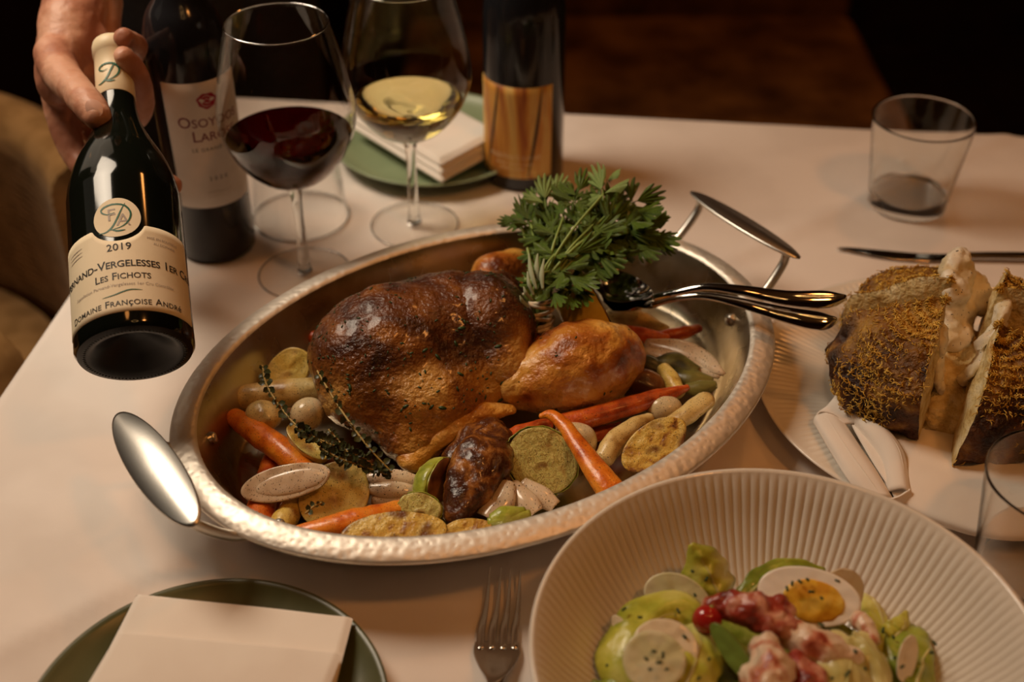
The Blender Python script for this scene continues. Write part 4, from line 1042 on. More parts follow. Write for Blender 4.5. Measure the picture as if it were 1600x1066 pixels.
# ------------------------------------------------------------------ cutlery
def blade(parent, name, pts, widths, cups, m, nrm, th, n=11, N_=40):
    """flat metal piece: spine (px, py, z), half widths px, cup ( + edges up )"""
    P = [at(p[0], p[1], p[2]) for p in pts]; W = [m_of(w_, q) for w_, q in zip(widths, P)]
    S = spl([(*q, w_, c_k) for q, w_, c_k in zip(P, W, cups)], N_); V = []; F = []; nrm = Vector(nrm).normalized()
    for lay in (0, 1):
        for i, s in enumerate(S):
            p = Vector(s[:3]); d = Vector(S[min(i + 1, N_ - 1)][:3]) - Vector(S[max(i - 1, 0)][:3]); x = d.cross(nrm).normalized(); u = x.cross(d).normalized(); w_ = max(.0004, s[3])
            for k in range(n):
                q = math.sin((-1 + 2 * k / (n - 1)) * math.pi / 2)
                V.append(p + x * (q * w_) + u * (s[4] * w_ * (q * q - 1)) + u * (th * (.5 if lay == 0 else -.5) * (1 - .75 * abs(q) ** 3)))
    m_ = N_ * n
    for i in range(N_ - 1):
        for k in range(n - 1):
            a = i * n + k; F.append((a, a + 1, a + n + 1, a + n)); F.append((m_ + a, m_ + a + n, m_ + a + n + 1, m_ + a + 1))
        a = i * n; F.append((a, a + n, m_ + a + n, m_ + a)); a += n - 1; F.append((a, m_ + a, m_ + a + n, a + n))
    for k in range(n - 1):
        F.append((k, m_ + k, m_ + k + 1, k + 1)); a = (N_ - 1) * n + k; F.append((a, a + 1, m_ + a + 1, m_ + a))
    return mk(name, (V, F), m, parent)
def spoon(label, bowl, bw, hnd, hw):
    t = thing('serving_spoon', label, 'spoon', at(*hnd[1]), group='serving spoons resting in the pan')
    N_ = (.05, -.35, .93)
    blade(t, 'bowl', bowl, bw, [.1, .42, .5, .45, .2, -.1], M['chrome'], N_, .0016, 15)
    blade(t, 'handle', hnd, hw, [-.1, -.15, -.2, -.2, -.2, -.25, -.2], M['chrome'], (0, -.5, .86), .0034)
spoon('upper serving spoon whose handle end reaches over the bread plate', [(930, 430, .068), (942, 436, .062), (968, 449, .057), (996, 459, .0605), (1014, 464, .0670), (1024, 466, .0690)], [3, 22, 31, 24, 9, 5],
      [(1020, 466, .0685), (1050, 459, .076), (1100, 449, .086), (1160, 454, .090), (1230, 466, .089), (1290, 468, .088), (1322, 465, .089)], [6, 6, 6.5, 9, 13, 15, 5])
spoon('lower serving spoon nested under the other spoon', [(930, 450, .060), (944, 455, .054), (970, 465, .049), (998, 473, .0525), (1012, 477, .0585), (1022, 477, .0605)], [3, 20, 29, 22, 9, 5],
      [(1018, 477, .0600), (1050, 467, .068), (1100, 463, .076), (1160, 474, .079), (1220, 490, .077), (1280, 502, .074), (1308, 500, .075)], [6, 6, 6.5, 9, 13, 16, 5])
def fork():
    t = thing('dinner_fork', 'polished four tined fork between the front plate and salad bowl', 'fork', at(776, 1040, ZC))
    tips = [(766, 886, .010), (783, 888, .010), (798, 890, .010), (813, 892, .010)]
    for k, (x, y, z) in enumerate(tips):
        bx_ = 751 + k * 17.6
        P = [at(x, y, z), at((x + bx_) / 2 + 1, (y + 1012) / 2, .0045), at(bx_ + 1, 985, .0046), at(bx_, 1014, .0052)]
        S = spl(P, 16); mk('tine', tube([Vector(s) for s in S], [.0007 + .0021 * min(1, i / 9) for i in range(16)], 10, .62, up=(0, 0, 1)), M['chrome'], t)
    blade(t, 'head', [(777, 1004, .0050), (776, 1022, .0060), (775, 1042, .0085), (774, 1062, .0120), (773, 1085, .0150)], [35, 36, 27, 14, 9], [.04, .05, .05, 0, 0], M['chrome'], (0, 0, 1), .0026)
    blade(t, 'handle', [(773, 1080, .0148), (770, 1140, .0170), (766, 1240, .0120), (763, 1330, .0060), (762, 1360, .0050)], [9, 9, 14, 20, 12], [0, 0, 0, -.05, -.05], M['chrome'], (0, 0, 1), .003)
fork()
def knife():
    t = thing('table_knife', 'table knife lying behind the bread plate', 'knife', at(1400, 398, ZC))
    blade(t, 'blade', [(1308, 388, ZC + .0016), (1330, 390, ZC + .0018), (1380, 397, ZC + .002), (1440, 402, ZC + .002), (1496, 402, ZC + .0026)], [2, 6, 11, 11, 9], [0] * 5, M['chrome'], (0, 0, 1), .0014)
    blade(t, 'handle', [(1492, 402, ZC + .0030), (1520, 400, ZC + .0038), (1580, 400, ZC + .0042), (1660, 402, ZC + .0042), (1740, 404, ZC + .003)], [7, 8, 9, 11, 9], [-.2] * 5, M['chrome'], (0, 0, 1), .005)
knife()

# ------------------------------------------------------------------ plates and napkins
def green_plate(label, c, r, m):
    pr = [(0, .0012), (r * .55, .0012), (r * .62, .0), (r * .66, .0004), (r * .8, .006), (r * .97, .0155), (r, .0178), (r * 1.0, .0192), (r * .985, .0195), (r * .96, .0178), (r * .93, .0150), (r * .80, .0085), (r * .68, .0062), (r * .5, .0056), (0, .0054)]
    o = mk('side_plate', revolve(pr, 110, (c.x, c.y, c.z)), m); tag(o, label, 'plate'); return o
green_plate('sage green plate under the folded napkin at the bottom edge', Vector((-.189, .490, T + ZC)), .1135, M['plate'])
green_plate('sage green plate under the napkin behind the white wine', Vector((-.087, 1.246, T + ZC)), .108, M['plate2'])
def pad(quad, z0, th, n=26, bulge=.0, seed=0, amp=.001, rnd=.5):
    """soft folded cloth slab: quad = 4 plan points (Vector), rounded edges"""
    A, B, C, D = [Vector((q.x, q.y, 0)) for q in quad]; V = []; F = []
    def P(u, v): return A * (1 - u) * (1 - v) + B * u * (1 - v) + C * u * v + D * (1 - u) * v
    for lay in (0, 1):
        for j in range(n + 1):
            for i in range(n + 1):
                u, v = i / n, j / n
                uu, vv = .5 - .5 * math.cos(math.pi * u), .5 - .5 * math.cos(math.pi * v)
                u, v = u * .4 + uu * .6, v * .4 + vv * .6
                p = P(u, v); e = min(u, 1 - u, v, 1 - v) * (B - A).length
                k = min(1, e / (th * rnd + 1e-6)); hh = th * .5 * math.sqrt(max(0, 1 - (1 - k) ** 2))
                nz = amp * noise.noise(Vector((p.x * 22, p.y * 22, seed))) * k
                V.append(Vector((p.x, p.y, T + z0 + th * .5 + (hh if lay else -hh) + (nz if lay else 0) + bulge * math.sin(math.pi * u) * math.sin(math.pi * v))))
    m_ = (n + 1) ** 2
    for j in range(n):
        for i in range(n):
            a = j * (n + 1) + i; F.append((a, a + n + 1, a + n + 2, a + 1)); F.append((m_ + a, m_ + a + 1, m_ + a + n + 2, m_ + a + n + 1))
    rim = [i for i in range(n + 1)] + [(j) * (n + 1) + n for j in range(1, n + 1)] + [n * (n + 1) + i for i in range(n - 1, -1, -1)] + [j * (n + 1) for j in range(n - 1, 0, -1)]
    for k in range(len(rim)):
        a, b = rim[k], rim[(k + 1) % len(rim)]; F.append((a, b, m_ + b, m_ + a))
    return V, F
def fl_(p): return Vector((p.x, p.y, 0))
a_, b_ = at(212, 926, .028), at(551, 963, .028)
dn = (at(140, 1066, .028) - a_); dn2 = (at(524, 1066, .028) - b_)
nk = thing('folded_napkin', 'white folded napkin on the green plate at the bottom edge', 'napkin', Vector((-.19, .49, T + ZC + .0195)))
k_ = 1.35
mk('lower_fold', pad([fl_(a_ + dn * k_), fl_(b_ + dn2 * k_), fl_(b_), fl_(a_)], .0222, .0062, seed=3), M['napkin'], nk)
a2, b2 = at(184, 988, .033), at(534, 1021, .033)
mk('upper_fold', pad([fl_(a_ + dn * k_), fl_(b_ + dn2 * k_ - Vector((.003, 0, 0))), fl_(b2), fl_(a2)], .0288, .0058, seed=5), M['napkin'], nk)
nk2 = thing('folded_napkin', 'white folded napkin on the green plate behind the white wine', 'napkin', Vector((-.087, 1.246, T + ZC + .0195)))
A_, B_, D_ = at(690, 272, .035), at(782, 222, .035), at(548, 186, .035)
Cc = B_ + D_ - A_
for k, nm in enumerate(('lower_fold', 'middle_fold', 'upper_fold')):
    s = 1 - .02 * k; ct = (A_ + Cc) / 2
    mk(nm, pad([fl_(ct + (q - ct) * s) for q in (D_, A_, B_, Cc)], .0222 + .0085 * k, .0088, seed=k + 8, amp=.0015), M['napkin'], nk2)
# bread plate, fluted
bp = Vector((.3620, .8105, T + ZC)); r = .1615
pr = [(0, .003), (.07, .003), (.078, .0), (.083, .0005), (.10, .007), (.155, .0165), (r, .0195), (r + .0004, .0207), (r - .001, .0214), (r - .004, .0209)]
for k in range(8): f = k / 7; pr.append((r - .006 - .048 * f, .0202 - .0085 * f, .0012 * min(1, 4 * f, 4 * (1 - f) + .15)))
pr += [(.104, .0108), (.100, .0082), (.095, .0068), (.05, .0063), (0, .0062)]
o = mk('bread_plate', revolve(pr, 960, bp, ribs=150), M['ceramic']); tag(o, 'wide fluted white plate under the split bread loaf', 'plate')
# salad bowl, fluted inside
sb = Vector((.1625, .495, T + ZC)); r = .152
pr = [(0, .003), (.045, .003), (.05, .0), (.055, .0006), (.075, .008), (.110, .028), (.138, .058), (r - .001, .0765), (r + .0006, .0795), (r, .0812), (r - .0018, .0812), (r - .003, .0798)]
for (q, z, am) in ((.1475, .0775, .0004), (.1455, .0745, .0011), (.140, .0665, .0013), (.134, .0575, .0013), (.127, .0485, .0013), (.119, .0395, .0012), (.110, .0305, .0011), (.100, .0225, .0010), (.090, .0165, .0006)): pr.append((q, z, am))
pr += [(.08, .0125), (.05, .0090), (0, .0085)]
o = mk('salad_bowl', revolve(pr, 864, sb, ribs=144), M['ceramic']); tag(o, 'large fluted white bowl holding the lobster salad', 'bowl')

# napkin beneath the bread
def sheet(grid, th, nu=36, nv=30, seed=0, amp=.0012):
    """cloth through a control grid of (px, py, z) rows"""
    G = [[at(*p) for p in row] for row in grid]
    rows = [spl(r_, nu) for r_ in G]; V = []; F = []
    cols = [spl([rows[j][i] for j in range(len(rows))], nv) for i in range(nu)]
    for j in range(nv):
        for i in range(nu):
            p = Vector(cols[i][j]); p.z += amp * noise.noise(p * 30 + Vector((seed, 0, 0))); V.append(p)
    for j in range(nv - 1):
        for i in range(nu - 1):
            a = j * nu + i; F.append((a, a + nu, a + nu + 1, a + 1))
    return V, F
bn = thing('bread_napkin', 'white cloth napkin folded under the split bread loaf', 'napkin', Vector((bp.x, bp.y - .06, bp.z + .022)))
def addsheet(name, g, th=.0016, **kw):
    o = mk(name, sheet(g, th, **kw), M['napkin'], bn); md_ = o.modifiers.new('thickness', 'SOLIDIFY'); md_.thickness = th; md_.offset = 0
    return o
addsheet('main_fold', [[(1302, 606, .028), (1420, 640, .029), (1540, 640, .029), (1680, 620, .029)],
                       [(1330, 664, .029), (1440, 705, .032), (1540, 712, .031), (1700, 690, .031)],
                       [(1366, 728, .030), (1450, 750, .036), (1550, 770, .033), (1710, 760, .033)],
                       [(1396, 776, .027), (1470, 806, .030), (1570, 828, .028), (1720, 826, .028)],
                       [(1398, 788, .020), (1475, 822, .023), (1575, 845, .023), (1725, 842, .023)]])
addsheet('turned_hem', [[(1304, 632, .027), (1340, 672, .028), (1372, 716, .029), (1386, 770, .026)],
                        [(1306, 622, .034), (1346, 662, .036), (1382, 706, .037), (1396, 766, .033)],
                        [(1322, 618, .037), (1362, 656, .0395), (1398, 700, .0405), (1412, 764, .036)],
                        [(1338, 622, .034), (1380, 664, .036), (1412, 708, .037), (1422, 772, .033)]], nu=30, nv=18, amp=.0004)
addsheet('corner_fold', [[(1272, 660, .025), (1298, 706, .027), (1322, 746, .028), (1346, 778, .024)],
                         [(1276, 650, .030), (1306, 698, .033), (1336, 740, .033), (1362, 776, .029)],
                         [(1296, 646, .032), (1328, 692, .035), (1358, 734, .035), (1384, 776, .031)],
                         [(1312, 650, .029), (1340, 694, .031), (1368, 736, .031), (1394, 780, .028)]], nu=30, nv=18, amp=.0004)
addsheet('corner_tip', [[(1274, 654, .026), (1292, 636, .028), (1312, 612, .028)],
                        [(1282, 644, .032), (1304, 630, .034), (1326, 612, .033)],
                        [(1306, 650, .033), (1330, 644, .0345), (1352, 634, .034)],
                        [(1318, 664, .030), (1342, 660, .031), (1362, 650, .031)]], nu=22, nv=16, amp=.0004)
addsheet('hem_loop', [[(1350, 770, .024), (1376, 780, .022), (1402, 782, .022), (1424, 772, .026)],
                      [(1352, 778, .026), (1378, 790, .024), (1404, 790, .024), (1426, 780, .029)],
                      [(1362, 774, .031), (1384, 780, .031), (1404, 776, .033), (1422, 764, .036)]], nu=22, nv=12, amp=.0003)
# hem stitches
for g in ([(1330, 618, .0375), (1371, 659, .0395), (1405, 703, .0405), (1416, 764, .036)], [(1290, 648, .0325), (1320, 695, .0355), (1350, 737, .0355), (1376, 774, .0315)]):
    mk('hem_stitching', tube([Vector(q) for q in spl([at(*p) for p in g], 30)], .0004, 5), M['napkin'], bn)

# ------------------------------------------------------------------ split loaf
def loaf():
    c = at(1478, 606, .026); c.z = T + .032
    t = thing('bread_loaf', 'round dark crusted loaf split open over herbed cream cheese', 'bread', c)
    d = at(1508, 440, .03) - at(1440, 690, .03); g0 = math.atan2(d.y, d.x)       # main cut
    RA, HT = .086, .082; zst = []
    def prof(ph):           # ph 0 top .. 1 bottom edge
        a = ph * math.pi / 2 * 1.28
        return RA * math.sin(min(a, math.pi * .68)) ** .85 * (1 if a < math.pi / 2 else 1), HT * (.32 + .68 * math.cos(a)) if a < math.pi / 2 else HT * .32 * (1 + 1.35 * math.cos(a))
    nph = 22; nth = 22
    spec = [(g0, 82, .010, 9), (g0 + math.radians(90), 84, .009, 9), (g0 + math.radians(180), 84, .013, 15), (g0 + math.radians(270), 82, .012, 11)]
    for q, (a0, span, out, tilt) in enumerate(spec):
        a0 += math.radians(4); sp_ = math.radians(span); mid = a0 + sp_ / 2; dirv = Vector((math.cos(mid), math.sin(mid), 0))
        Rt = Matrix.Rotation(math.radians(tilt), 3, Vector((-dirv.y, dirv.x, 0)))
        def W_(p): return c + dirv * out + Rt @ p
        V = []; F = []
        for i in range(nph):
            r_, z = prof(i / (nph - 1))
            for j in range(nth):
                a = a0 + sp_ * j / (nth - 1); p = Vector((r_ * math.cos(a), r_ * math.sin(a), z))
                k = .010 * noise.noise(p * 22 + Vector((q, 0, 0))) + .006 * noise.noise(p * 55) + .0035 * noise.noise(p * 120)
                edge = min(j, nth - 1 - j); lift = .004 * math.exp(-edge / 1.5) * (1 if i < nph * .6 else 0)
                p = p * (1 + k / .08) + Vector((0, 0, lift)); V.append(W_(p))
        for i in range(nph - 1):
            for j in range(nth - 1):
                b = i * nth + j; F.append((b, b + nth, b + nth + 1, b + 1))
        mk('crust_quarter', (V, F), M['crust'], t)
        Vc = []; Fc = []
        m_ = 12
        for side, j in ((0, 0), (1, nth - 1)):
            b0_ = len(Vc); nn = Vector((math.sin(a0), -math.cos(a0), 0)) if side == 0 else Vector((-math.sin(a0 + sp_), math.cos(a0 + sp_), 0))
            for i in range(nph):
                e = V[i * nth + j]; z_ = prof(i / (nph - 1))[1]; ctr_ = W_(Vector((0, 0, max(0, z_ * .98))))
                for k in range(m_):
                    f = k / (m_ - 1); p = ctr_.lerp(e, f)
                    bl = math.sin(math.pi * f) * .5 + .1
                    p = p + nn * (.004 * bl * (1 + 1.6 * noise.noise(p * 60)) * (1 - abs(2 * i / (nph - 1) - 1) ** 3)) if 0 < k < m_ - 1 else p
                    Vc.append(p)
            for i in range(nph - 1):
                for k in range(m_ - 1):
                    b = b0_ + i * m_ + k; f4 = (b, b + 1, b + m_ + 1, b + m_)
                    Fc.append(f4 if side else f4[::-1])
        mk('crumb', (Vc, Fc), M['crumb'], t)
        VV, NN = normals((V, F))
        for k in range(4200):
            i = random.randrange(len(VV)); p = Vector(VV[i]); nn = Vector(NN[i])
            if nn.dot(p - c) < 0: nn = -nn
            ph = (i // nth) / (nph - 1)
            dens = .95 - 1.15 * ph + 1.3 * noise.noise(p * 24 + Vector((3, 0, 0)))
            if random.random() > dens: continue
            tt = nn.cross(Vector((random.gauss(0, 1), random.gauss(0, 1), random.gauss(0, 1)))).normalized(); L = random.uniform(.0008, .0026)
            p = p + tt * random.uniform(-.003, .003)
            bb = tt.cross(nn)
            zst.append(tube([p - tt * L + nn * .0002, p + nn * random.uniform(.0006, .0022) + bb * random.uniform(-.001, .001), p + tt * L + nn * random.uniform(.0002, .0018)], [.00026, .0004, .00026], 3, round_ends=False))
    z = mk('cheese_shreds', merge(*zst), M['zest'], t); z['kind'] = 'stuff'
    core = rough(ell(c + Vector((0, 0, .004)), (.062, .062, .030), sub=5), .007, 60, 5, 3)
    mk('crumb_core', rough(core, .002, 200, 3), M['crumb'], t)
    # herbed cream filling the cuts
    u = Vector((math.cos(g0), math.sin(g0), 0)); v = Vector((-u.y, u.x, 0))
    def fz(lst, nm, seed):
        VF = fuse([ell(c + u * a + v * b + Vector((0, 0, z)), r_, u * n0 + v * n1 + Vector((0, 0, n2)), u, 3) for (a, b, z, r_, n0, n1, n2) in lst], .0022, 4)
        VF = rough(VF, .0032, 70, seed); VF = rough(VF, .0014, 190, seed + 1); mk(nm, VF, M['cream'], t)
    fz([(.036, .008, .052, (.032, .024, .012), -.2, -.8, .5), (.050, .014, .074, (.020, .016, .012), -.3, -.6, .7), (.020, .006, .040, (.026, .018, .012), 0, -.6, .8), (.058, .0, .052, (.020, .022, .011), -.3, -.5, .7), (.030, .012, .070, (.018, .016, .010), 0, -.6, .7)], 'cream_filling', 3)
    fz([(-.022, -.018, .040, (.030, .015, .005), .2, .8, .4), (-.004, -.022, .056, (.026, .013, .005), .2, .8, .5), (.018, -.026, .068, (.022, .010, .006), .1, .8, .5)], 'cream_filling', 6)
    fz([(-.034, .010, .036, (.022, .022, .005), .2, -.9, .3), (-.028, .013, .058, (.020, .014, .005), .2, -.9, .3)], 'cream_filling', 9)
loaf()

# ------------------------------------------------------------------ lobster salad
GRN = 'salad leaves in the fluted bowl'
def lettuce(label, pts, widths, m, nrm, cup=.4, ruffle=.12, seed=1, group=GRN, rib=True, roll=0.):
    P = [at(*p) for p in pts]; W = [m_of(w_, q) for w_, q in zip(widths, P)]; N_ = 30; n = 23
    S = spl([(*q, w_) for q, w_ in zip(P, W)], N_); V = []; F = []; nrm = Vector(nrm).normalized()
    for i, s in enumerate(S):
        p = Vector(s[:3]); d = Vector(S[min(i + 1, N_ - 1)][:3]) - Vector(S[max(i - 1, 0)][:3]); x = d.cross(nrm).normalized(); u = x.cross(d).normalized(); w_ = s[3]
        for k in range(n):
            q = -1 + 2 * k / (n - 1); e = abs(q) ** 2.5
            rf = ruffle * w_ * e * (math.sin(i * .5 + seed + (2 if q > 0 else 0)) + .8 * noise.noise(Vector((i * .22, q * 2, seed))))
            vein = .03 * w_ * math.cos(q * 9 + i * .8) * (1 - e) + .10 * w_ * noise.noise(Vector((i * .28, q * 2.2, seed * 3.)))
            cv = cup * w_ * q * q
            w3 = p + x * (q * w_ * (1 - roll * q * q) * (1 + .06 * math.sin(i * .8 + seed * q))) - u * cv + u * (rf + vein)
            # rest against the inside of the bowl
            w3.z = max(w3.z, sb.z + .0125)
            h_ = w3.z - sb.z; rmax = float(np.interp(h_, [.0085, .0125, .0225, .0395, .0575, .0775], [.05, .076, .097, .116, .131, .145])) - .003
            dx, dy = w3.x - sb.x, w3.y - sb.y; rr = math.hypot(dx, dy)
            if rr > rmax: w3.x, w3.y = sb.x + dx * rmax / rr, sb.y + dy * rmax / rr
            V.append(w3)
    for i in range(N_ - 1):
        for k in range(n - 1):
            a = i * n + k; F.append((a, a + 1, a + n + 1, a + n))
    o = mk('lettuce_leaf', (V, F), m); tag(o, label, 'lettuce', group)
    md_ = o.modifiers.new('thickness', 'SOLIDIFY'); md_.thickness = .0007; md_.offset = 0
    if rib:
        R_ = [Vector(s[:3]) for s in S[:24]]
        mk('midrib', tube([Vector(V[i * n + n // 2]) for i in range(24)], [max(.0003, .0017 - .00006 * i) for i in range(24)], 7), M['lettuce_pl'], o)
    return o
lettuce('upright folded lettuce leaf standing highest above the salad', [(1132, 955, .040), (1120, 922, .052), (1102, 884, .064), (1080, 850, .074)], [30, 44, 36, 4], M['lettuce'], (.35, -.9, .1), cup=.95, seed=2, ruffle=.1)
lettuce('large yellow green lettuce leaf curling over the left side of the salad', [(1000, 1090, .040), (985, 1030, .052), (1010, 980, .056), (1055, 960, .052), (1100, 985, .048)], [50, 62, 52, 42, 20], M['lettuce'], (-.2, -.5, .85), cup=.5, seed=5, ruffle=.12)
lettuce('dark outer lettuce leaf against the left wall of the bowl', [(925, 1090, .022), (930, 1030, .028), (955, 970, .034), (1000, 935, .036), (1035, 925, .034)], [26, 36, 34, 24, 6], M['lettuce_dk'], (-.3, -.3, .9), cup=.3, seed=7, ruffle=.22)
lettuce('frilly lettuce leaf low at the bottom left of the salad', [(930, 1120, .036), (960, 1075, .042), (975, 1045, .042)], [40, 36, 10], M['lettuce_dk'], (-.2, -.3, .9), cup=.3, seed=8, ruffle=.3)
lettuce('yellow lettuce leaf draped below the upright leaf', [(1060, 1100, .050), (1085, 1040, .056), (1095, 1000, .054), (1090, 970, .048)], [48, 46, 38, 16], M['lettuce'], (.1, -.4, .9), cup=.35, seed=9, ruffle=.14)
lettuce('smooth green leaf edge showing behind the egg', [(1165, 935, .046), (1195, 908, .050), (1240, 893, .050), (1290, 895, .044)], [18, 24, 22, 8], M['lettuce_dk'], (0, -.6, .8), cup=.3, seed=11, ruffle=.06)
lettuce('torn lettuce leaf to the right of the egg', [(1360, 925, .036), (1378, 965, .038), (1390, 1000, .040), (1395, 1040, .038)], [14, 30, 34, 20], M['lettuce'], (.3, -.4, .85), cup=.4, seed=13, ruffle=.25)
lettuce('curled tip of lettuce pointing up at the right of the egg', [(1395, 1000, .040), (1412, 980, .044), (1418, 955, .046)], [22, 20, 3], M['lettuce'], (.3, -.6, .7), cup=.5, seed=14, ruffle=.15)
lettuce('rounded green lettuce leaf at the far right of the salad', [(1430, 1090, .034), (1440, 1040, .042), (1455, 1005, .040), (1466, 984, .034)], [46, 56, 46, 12], M['lettuce_dk'], (.25, -.5, .85), cup=.55, seed=16, ruffle=.08)
lettuce('pale lettuce heart leaf in the middle of the salad', [(1310, 1110, .052), (1325, 1060, .058), (1330, 1020, .058), (1310, 985, .050)], [56, 54, 40, 12], M['lettuce_pl'], (.2, -.4, .9), cup=.4, seed=18, ruffle=.2)
lettuce('pale frilled lettuce strip crossing towards the right radish', [(1335, 990, .054), (1362, 1015, .054), (1380, 1060, .050), (1385, 1110, .046)], [18, 22, 20, 16], M['lettuce_pl'], (.3, -.4, .85), cup=.4, seed=19, ruffle=.3)
lettuce('wide lettuce leaf lining the bottom of the bowl', [(1210, 1200, .022), (1210, 1100, .030), (1215, 1020, .034), (1220, 950, .032)], [180, 230, 200, 90], M['lettuce_dk'], (0, -.2, 1), cup=-.08, seed=20, ruffle=.1, rib=False)
def coin(name, label, cat, pc, pt, a, b, th, nrm, rimm, face, group=None, seed=1):
    r_ = half(name, label, cat, pc, pt, a, b, th, nrm, rimm, face, group, seed, wob=.04, power=.12, amp=.0002, facename='face'); return r_
coin('cucumber_slice', 'pale thin cucumber slice left of the upright lettuce leaf', 'cucumber', (1058, 936, .048), (1110, 960), 54, 38, 5, (-.15, -.70, .7), M['cucumber'], M['cucumber'], 'cucumber slices in the salad', 2)
coin('cucumber_slice', 'round cucumber slice sprinkled with chives at the bottom left of the salad', 'cucumber', (1022, 1032, .062), (1060, 1040), 50, 46, 6, (-.05, -.55, .83), M['cucumber'], M['cucumber'], 'cucumber slices in the salad', 3)
coin('radish_slice', 'purple edged radish slice behind the chive sprinkled cucumber', 'radish', (1040, 1012, .058), (1080, 1025), 52, 44, 4, (-.02, -.5, .86), M['radish_skin'], M['radish'], 'radish slices in the salad', 4)
coin('radish_slice', 'purple edged radish slice standing behind the egg', 'radish', (1312, 930, .048), (1345, 950), 38, 44, 4, (.1, -.85, .5), M['radish_skin'], M['radish'], 'radish slices in the salad', 5)
coin('radish_slice', 'narrow radish slice beside the right lettuce leaf', 'radish', (1418, 1030, .048), (1428, 1060), 38, 17, 4, (.3, -.7, .65), M['radish'], M['radish'], 'radish slices in the salad', 6)
coin('radish_slice', 'small pale radish slice tucked in the left lettuce leaf', 'radish', (972, 984, .050), (980, 1005), 26, 12, 4, (-.5, -.6, .6), M['radish'], M['radish'], 'radish slices in the salad', 7)
coin('celery_slice', 'green edged cucumber stick standing below the tomato', 'cucumber', (1146, 1022, .060), (1170, 1085), 58, 17, 12, (-.5, -.65, .55), M['cuc_skin'], M['cuc_skin'], None, 8)
eg, ce, Be, (ea, eb_, eh) = half('egg_half', 'halved boiled egg with orange yolk at the back of the salad', 'egg', (1264, 932, .056), (1330, 946, .054), 80, 45, 34, (-.16, -.60, .79), M['eggw'], M['eggw'], None, 5, wob=.01, power=.7, amp=0)
k = depth(ce) / FPX
V, F = ell(ce + Be @ Vector((8 * k, -6 * k, .0004)), (47 * k, 33 * k, 7 * k), Be.col[2], Be.col[0], 4)
mk('yolk', rough((V, F), .0012, 120, 3), M['yolk'], eg)
tm = blobveg('cherry_tomato', 'shiny red cherry tomato beside the lobster', 'tomato', (1105, 968, .058), (24, 23, 23), M['tomato'], amp=.0002)
mk('stem_scar', ell(at(1112, 948, .066), (.0016, .0016, .0008), (.2, .3, .9), sub=2), M['stem'], tm)
def lobster(label, ch, m, seed, amp=.0030):
    VFs = [tube([at(*a_[:3]) for a_ in c_], [m_of(a_[3], at(*a_[:3])) for a_ in c_], 16) for c_ in ch]
    VF = fuse(VFs, .0020, 4); VF = rough(VF, amp, 75, seed, 3); VF = rough(VF, amp * .35, 190, seed + 3)
    o = mk('lobster_meat', VF, m); tag(o, label, 'lobster', 'lobster pieces on the salad')
LM = M['lobster']
lobster('red topped lobster tail piece arching over the cherry tomato', [[(1112, 950, .060, 16), (1140, 946, .064, 23), (1180, 954, .066, 29), (1216, 974, .064, 27), (1240, 992, .060, 18)], [(1190, 942, .066, 14), (1220, 946, .066, 16), (1240, 958, .063, 10)]], M['lobster_red'], 2)
lobster('long pale lobster piece lying below the egg', [[(1230, 984, .060, 22), (1262, 1004, .058, 32), (1300, 1020, .055, 30), (1334, 1032, .052, 18)]], LM, 5, .0022)
lobster('chunky white lobster piece at the bottom centre of the salad', [[(1192, 1012, .062, 24), (1206, 1040, .064, 34), (1200, 1085, .060, 36)], [(1168, 1050, .058, 16), (1190, 1070, .058, 24)]], LM, 8)
lobster('dark red lobster pieces at the bottom beside the white chunk', [[(1244, 1036, .056, 20), (1264, 1060, .056, 30), (1276, 1095, .052, 30)]], M['lobster_red'], 11)
lobster('small pink lobster claw tip below the egg at right', [[(1340, 966, .050, 14), (1356, 982, .052, 17), (1366, 1000, .050, 13)]], LM, 14, .0018)
def chives():
    t = []; rnd = random.Random(5)
    for (px, py, z) in [(975, 952, .060), (1000, 965, .062), (1022, 1018, .068), (1010, 1030, .068), (1030, 1036, .068), (1042, 1046, .068), (1016, 1046, .068), (1036, 1024, .068), (1086, 930, .054), (1060, 955, .056),
                        (1082, 893, .064), (1104, 905, .060), (1054, 985, .062), (1070, 995, .062), (1238, 912, .066), (1250, 909, .066), (1262, 906, .067), (1230, 920, .066), (1308, 908, .064), (1268, 925, .067), (1284, 935, .067),
                        (1283, 976, .062), (1337, 1018, .062), (1352, 1045, .060), (1380, 985, .046), (1396, 996, .046), (1398, 1028, .046), (1410, 1042, .052), (1460, 1005, .048), (1456, 1020, .050), (1325, 1052, .062), (1092, 1060, .062), (950, 1040, .045), (955, 1012, .044), (1300, 1060, .064), (1108, 1030, .062)]:
        p = at(px, py, z); d = Vector((rnd.gauss(0, 1), rnd.gauss(0, 1), rnd.gauss(0, .3))).normalized() * rnd.uniform(.0009, .0022)
        t.append(tube([p - d, p + d], .0009, 7, round_ends=False))
    o = mk('chopped_chives', merge(*t), M['herb']); tag(o, 'chopped green chives sprinkled over the salad', 'herbs', kind='stuff')
chives()

